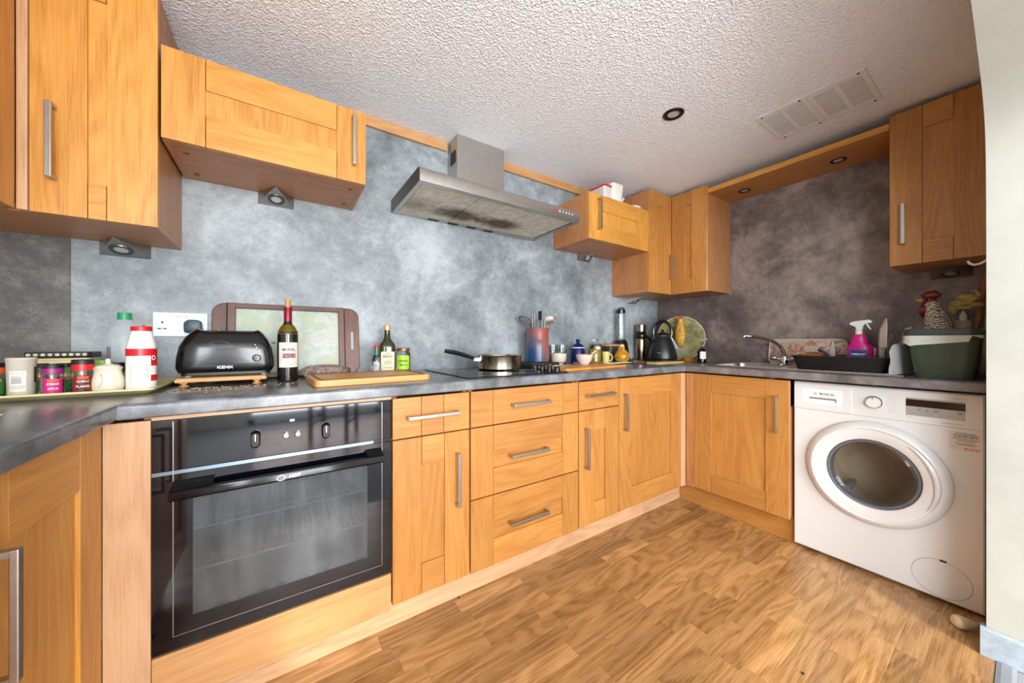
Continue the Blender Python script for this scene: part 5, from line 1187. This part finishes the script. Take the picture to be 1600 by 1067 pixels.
b = BM(); tube(b, [(.025, -.012, .062), (.042, -.020, .060), (.050, -.024, .042), (.044, -.021, .022), (.026, -.012, .018)], .005, 8); t.L('handle', b, pm('yellow_mug_glaze', (206, 186, 106), .3))
t = Thing('pineapple_ornament', 'golden studded pineapple ornament on the pale plate', 'ornament', (1.978, 1.578, ZP))
b = BM(); lathe(b, [(.026, 0), (.034, .004), (.046, .030), (.047, .052), (.038, .076), (.022, .090), (0, .094)], 0, 0, 0, 28); t.L('body', b, pm('golden_amber_glaze', (196, 134, 30), .25, .2, .3, 50))
b = BM()
for k in range(7):
    for i in range(12): a = 2*math.pi*(i+.5*(k % 2))/12; rr = (.033, .042, .047, .0475, .044, .037, .026)[k]; blob(b, (rr*math.cos(a), rr*math.sin(a), .010+k*.0125), .0052, 1)
t.L('stud', b, pm('gold_stud', (214, 160, 50), .25, .3), kind='stuff')
b = BM()
for i in range(6): a = i*1.05; tube(b, [(.004*math.cos(a), .004*math.sin(a), .090), (.010*math.cos(a), .010*math.sin(a), .106), (.018*math.cos(a), .018*math.sin(a), .116)], [.004, .003, .001], 6)
t.L('leaf_crown', b, pm('gold_leaf', (176, 130, 40), .3, .3))
b = BM(); lathe(b, [(.020, 0), (.022, .003), (.022, .020), (.023, .021), (.023, .028), (0, .029)], 0, 0, 0, 24); solo('small_tin', b, pm('dark_tin', (40, 46, 46), .35, .4), 'small dark round tin at the end of the pale plate', 'tin', (2.100, 1.600, ZP))
t = Thing('cooking_pot', 'dark pot with a wooden lid in front of the blender', 'pot', (2.052, 1.7505, ZC)); t.o.scale = (.94, .94, 1)
b = BM(); lathe(b, [(.055, 0), (.066, .010), (.072, .060), (.068, .110), (.070, .118)], 0, 0, 0, 36); t.L('pot', b, pm('dark_brown_glaze', (52, 44, 38), .25))
b = BM(); lathe(b, [(.074, .1185), (.076, .122), (.076, .132), (.072, .134), (0, .134)], 0, 0, 0, 36); t.L('wooden_lid', b, pm('light_wood_lid', (176, 124, 78), .5, 0, .2, 20))
b = BM(); prism(b, rrect(-.038, .030, -.024, .024, .006), 'z', .1345, .158, .002); t.L('paper_packet', b, M_paper) if False else b.free()
t = Thing('blender', 'small black blender with a tall clear bottle in the corner', 'blender', (2.196, 1.7635, ZC))
b = BM(); lathe(b, [(.060, 0), (.064, .006), (.060, .080), (.050, .140), (.044, .160), (.036, .164)], 0, 0, 0, 36); t.L('motor_base', b, M_black)
b = BM(); patch(b, .0625, facecam(2.215, 1.748)-.6, facecam(2.215, 1.748)+.5, .060, .130, r1=.0535); t.L('front_panel', b, pm('amber_panel', (190, 140, 60), .3, .3))
b = BM(); lathe(b, [(.033, .164), (.036, .170), (.036, .230), (.032, .36), (.031, .376), (.029, .376), (.030, .36), (.034, .23), (.034, .172), (0, .170)], 0, 0, 0, 32); t.L('bottle', b, M_clear)
b = BM(); lathe(b, [(.034, .372), (.034, .396), (.028, .402), (0, .404)], 0, 0, 0, 28); cp = t.L('cap', b, M_black)
b = BM(); tube(b, [(-.022, .012, .398), (-.010, .006, .412), (.016, -.010, .414), (.024, -.014, .404)], .005, 8); t.L('carry_loop', b, M_black, cp)
t = Thing('vacuum_flask', 'tall steel and black vacuum flask with cup lid beside the kettle', 'flask', (2.452, 1.768, ZC))
b = BM(); lathe(b, [(.042, 0), (.044, .004), (.044, .170), (.042, .176)], 0, 0, 0, 32); t.L('body', b, pm('bronze_steel', (150, 128, 108), .22, 1, .05, 10))
b = BM(); lathe(b, [(.0425, .1765), (.046, .184), (.046, .206), (.040, .214), (.038, .236)], 0, 0, 0, 32); t.L('black_neck', b, M_black)
b = BM(); lathe(b, [(.0405, .2365), (.0405, .288), (.038, .291), (0, .292)], 0, 0, 0, 32); t.L('cup_lid', b, pm('bronze_steel', (150, 128, 108), .22, 1, .05, 10))
b = BM(); tube(b, [(.036, -.024, .196), (.062, -.040, .182), (.072, -.046, .160)], [.012, .013, .009], 10); t.L('pouring_lip', b, pm('bronze_steel', (150, 128, 108), .22, 1, .05, 10))
# kettle
t = Thing('kettle', 'matt black pyramid kettle with a hoop handle in the corner', 'kettle', (2.458, 1.578, ZC))
b = BM(); lathe(b, [(.092, 0), (.096, .006), (.096, .014), (.090, .016)], 0, 0, 0, 40); t.L('power_base', b, M_blackmat)
b = BM(); lathe(b, [(.098, .0165), (.104, .022), (.105, .034), (.094, .090), (.074, .150), (.058, .188), (.054, .194)], 0, 0, 0, 44); bd = t.L('body', b, pm('matt_black_kettle', (24, 26, 27), .34, 0, .2, 30))
b = BM(); lathe(b, [(.0555, .1942), (.0565, .198), (.052, .200)], 0, 0, 0, 40); t.L('steel_collar', b, M_steel)
b = BM(); lathe(b, [(.052, .2002), (.046, .212), (.030, .222), (.010, .226), (.008, .232), (.012, .240), (.008, .246), (0, .247)], 0, 0, 0, 32); t.L('lid', b, pm('dark_bronze_lid', (64, 44, 34), .25, .6))
hp = [(.8315*.066*math.cos(a)*1.08, -.5556*.066*math.cos(a)*1.08, .222+.088*math.sin(a)) for a in [R(-32+i*244/18) for i in range(19)]]
b = BM(); tube(b, hp, .0115, 10); t.L('hoop_handle', b, M_black)
b = BM(); prism(b, [(.058, .186), (.070, .186), (.124, .098), (.118, .090), (.090, .094)], 'y', -.014, .014, .004); b.transform(Matrix.Rotation(R(-33), 4, 'Z')); t.L('spout', b, pm('spout_painted_reflection', (176, 178, 184), .3, .3))  # whitish reflection on the kettle's spout painted in as its colour
b = BM(); tx = facecam(2.458, 1.578); patch(b, .0995, tx-.42, tx-.10, .066, .070, r1=.0985); t.L('maker_badge', b, M_steel, bd)
# board and knife before the kettle
b = BM(); prism(b, rrect(-.150, .150, -.045, .045, .008), 'z', 0, .012, .002); solo('slim_board', b, pm('straw_board', (206, 176, 104), .5, 0, .1, 14), 'thin straw-coloured board lying in front of the kettle', 'board', (2.245, 1.420, ZC), R(-3), smooth=False)
t = Thing('kitchen_knife', 'brown-handled kitchen knife lying between plate and straw board', 'knife', (2.05, 1.492, ZC))
b = BM(); prism(b, rrect(-.060, .055, -.011, .011, .008), 'z', .0005, .016, .003); t.L('handle', b, pm('brown_knife_handle', (92, 58, 40), .4))
b = BM(); prism(b, [(.0555, -.010), (.20, -.006), (.21, .004), (.0555, .010)], 'z', .0165, .0185); t.L('blade', b, pm('dark_blade', (50, 50, 52), .25, .8), smooth=False)
# decorated plate in the corner with dried bunch
t = Thing('decorated_plate', 'round yellow and green painted plate standing in the corner', 'plate', (2.684, 1.565, ZC))
PMx = Matrix.Translation((0, 0, .182)) @ Matrix.Rotation(R(30), 4, 'Z') @ Matrix.Rotation(R(-97-180+180), 4, 'Y')
b = BM(); lathe(b, [(0, 0), (.10, 0), (.115, .004), (.172, .016), (.175, .019), (.170, .020), (.112, .009), (0, .006)], 0, 0, 0, 48, PMx); t.L('dish', b, art_mat('painted_fruit_plate', [(40, 44, 32), (86, 92, 48), (170, 150, 40), (104, 108, 84), (130, 120, 104), (60, 72, 44)], 13))
b = BM(); tube(b, [tuple(PMx @ Vector((.173*math.cos(a), .173*math.sin(a), .018))) for a in [i*math.pi/24 for i in range(48)]], .0048, 8, True); t.L('rim', b, pm('pale_plate_rim', (190, 178, 160), .3))
b = BM(); lathe(b, [(.0, 0), (.050, 0), (.055, .006), (.045, .012), (.05, .030), (.047, .032), (.040, .014), (0, .010)], 0, 0, 0, 28); solo('amber_dish', b, pm('amber_glass_dish', (170, 110, 40), .15, .2), 'small amber dish at the foot of the painted plate', 'dish', (2.560, 1.432, ZC))
t = Thing('dried_bunch', 'golden dried corn cob bunch with frayed top hanging over the painted plate', 'dried bunch', (2.585, 1.510, ZC+.115))
M_gold = pm('golden_dry_husk', (206, 150, 50), .5, 0, .4, 60, bump=.5)
b = BM(); loft(b, [[(r_*.8*math.cos(a)*(1+.06*math.sin(5*a+z*60)), r_*math.sin(a)*(1+.06*math.sin(4*a+z*40)), z) for a in [i*math.pi/12 for i in range(24)]] for z, r_ in ((0, .012), (.012, .028), (.05, .040), (.10, .040), (.14, .034), (.175, .024), (.20, .017), (.215, .018))]); t.L('husk', b, M_gold)
b = BM(); rn = random.Random(2)
for i in range(16):
    a = rn.uniform(0, 6.28); sp_ = rn.uniform(.02, .042); tube(b, [(0, 0, .205), (sp_*.5*math.cos(a), sp_*.5*math.sin(a), .222), (sp_*math.cos(a), sp_*math.sin(a), .222+rn.uniform(.0, .02))], [.007, .006, .002], 6)
t.L('frayed_top', b, pm('orange_dry_husk', (196, 116, 62), .6, 0, .3, 60))
# corkscrew bottle
x, y = 2.510, 1.305
t = Thing('small_bottle', 'little black bottle with white label and steel corkscrew top by the sink', 'bottle', (x, y, ZC))
b = BM(); lathe(b, [(.026, 0), (.029, .003), (.029, .075), (.024, .092), (.012, .104), (.010, .116)], 0, 0, 0, 28); t.L('body', b, M_black)
label_patch(t, .029, x, y, .030, .082, .75, M_paper, off=.35)
b = BM(); tube(b, [(.006*math.cos(i*.9), .006*math.sin(i*.9), .114+i*.0022) for i in range(18)], .002, 6); tube(b, [(0, 0, .150), (0, 0, .166)], .004, 8); t.L('spiral', b, M_steel)
b = BM(); tube(b, [(-.022, .014, .164), (0, 0, .160), (.034, -.022, .172)], [.005, .006, .005], 8); t.L('cross_handle', b, pm('frosted_handle', (180, 182, 184), .3, .4))

# ------------------------------------------------------------------ on top of the right bridging cabinet
ZK = 1.9895
t = Thing('storage_tub', 'white plastic storage tub standing on the bridging cabinet by the hood', 'tub', (1.84, 1.605, ZK))
b = BM(); openbox(b, (-.020, .080, -.078, .062), (-.026, .088, -.086, .070), 0, .122, .022, .003, .002); t.L('tub_body', b, pm('milky_plastic', (222, 218, 206), .35))
t = Thing('lidded_box', 'milky plastic box with a flat red lid beside the white tub', 'box', (1.775, 1.605, ZK))
b = BM(); prism(b, rrect(-.036, .034, -.078, .080, .012), 'z', 0, .0875, .002); t.L('box_body', b, pm('milky_box', (206, 202, 192), .35), smooth=False)
b = BM(); prism(b, rrect(-.041, .036, -.084, .086, .012), 'z', .088, .0965, .002); t.L('red_lid', b, M_red, smooth=False)
b = BM(); lo = rrect(-.085, .085, -.060, .060, .015); li = rrect(-.072, .072, -.047, .047, .01)
loft(b, [[(x_, y_, 0) for x_, y_ in lo], [(x_, y_, .012) for x_, y_ in lo], [(x_, y_, .012) for x_, y_ in li], [(x_, y_, 0) for x_, y_ in li]], False); b.faces.new([b.verts.new((x_, y_, .004)) for x_, y_ in li])
b.transform(Matrix.Rotation(R(-50), 4, 'Y') @ Matrix.Rotation(R(0), 4, 'X')); solo('plastic_box_frame', b, M_whiteplast, 'white plastic frame leaning behind the white tub', 'frame', (2.055, 1.715, ZK+.067))
b = BM(); lathe(b, [(.030, 0), (.05, .004), (.068, .020), (.066, .022), (.048, .008), (0, .005)], 0, 0, 0, 32); solo('white_saucer', b, M_whiteplast, 'small white dish on the edge of the bridging cabinet', 'dish', (2.075, 1.580, ZK))

# ------------------------------------------------------------------ the dining end of the room, mirrored in the oven glass
t = Thing('woven_rug', 'woven red and blue striped rug on the carpet behind the doorway', 'rug', (.55, -1.75, 0))
b = BM(); box(b, -.75, .75, -.75, .75, -.0005, .008); t.L('field', b, art_mat('faded_rug_weave', [(150, 60, 44), (60, 84, 130), (196, 150, 110), (120, 50, 44), (190, 186, 180), (70, 90, 120)], 5), smooth=False)
for s_ in (-1, 1): b = BM(); box(b, -.75, .75, s_*.765-.014, s_*.765+.014, -.0005, .005); t.L('fringe', b, pm('rug_fringe', (200, 192, 176), .9), smooth=False)
t = Thing('dining_chair', 'dark wooden dining chair standing on the striped rug', 'chair', (.50, -1.85, .0085), R(25))
for sx_ in (-.18, .18):
    b = BM(); box(b, sx_-.018, sx_+.018, .162, .198, 0, .44, .003); t.L('leg', b, oak('z', 'dark'), smooth=False)
    b = BM(); box(b, sx_-.018, sx_+.018, -.198, -.162, 0, .92, .003); t.L('leg', b, oak('z', 'dark'), smooth=False)
    b = BM(); box(b, sx_-.010, sx_+.010, -.161, .161, .16, .19); t.L('stretcher', b, oak('y', 'dark'), smooth=False)
b = BM(); box(b, -.205, .205, -.16, .215, .4405, .465, .006); t.L('seat', b, oak('y', 'dark'), smooth=False)
for z in (.60, .72, .84): b = BM(); box(b, -.161, .161, -.188, -.172, z, z+.06, .003); t.L('back_slat', b, oak('x', 'dark'), smooth=False)
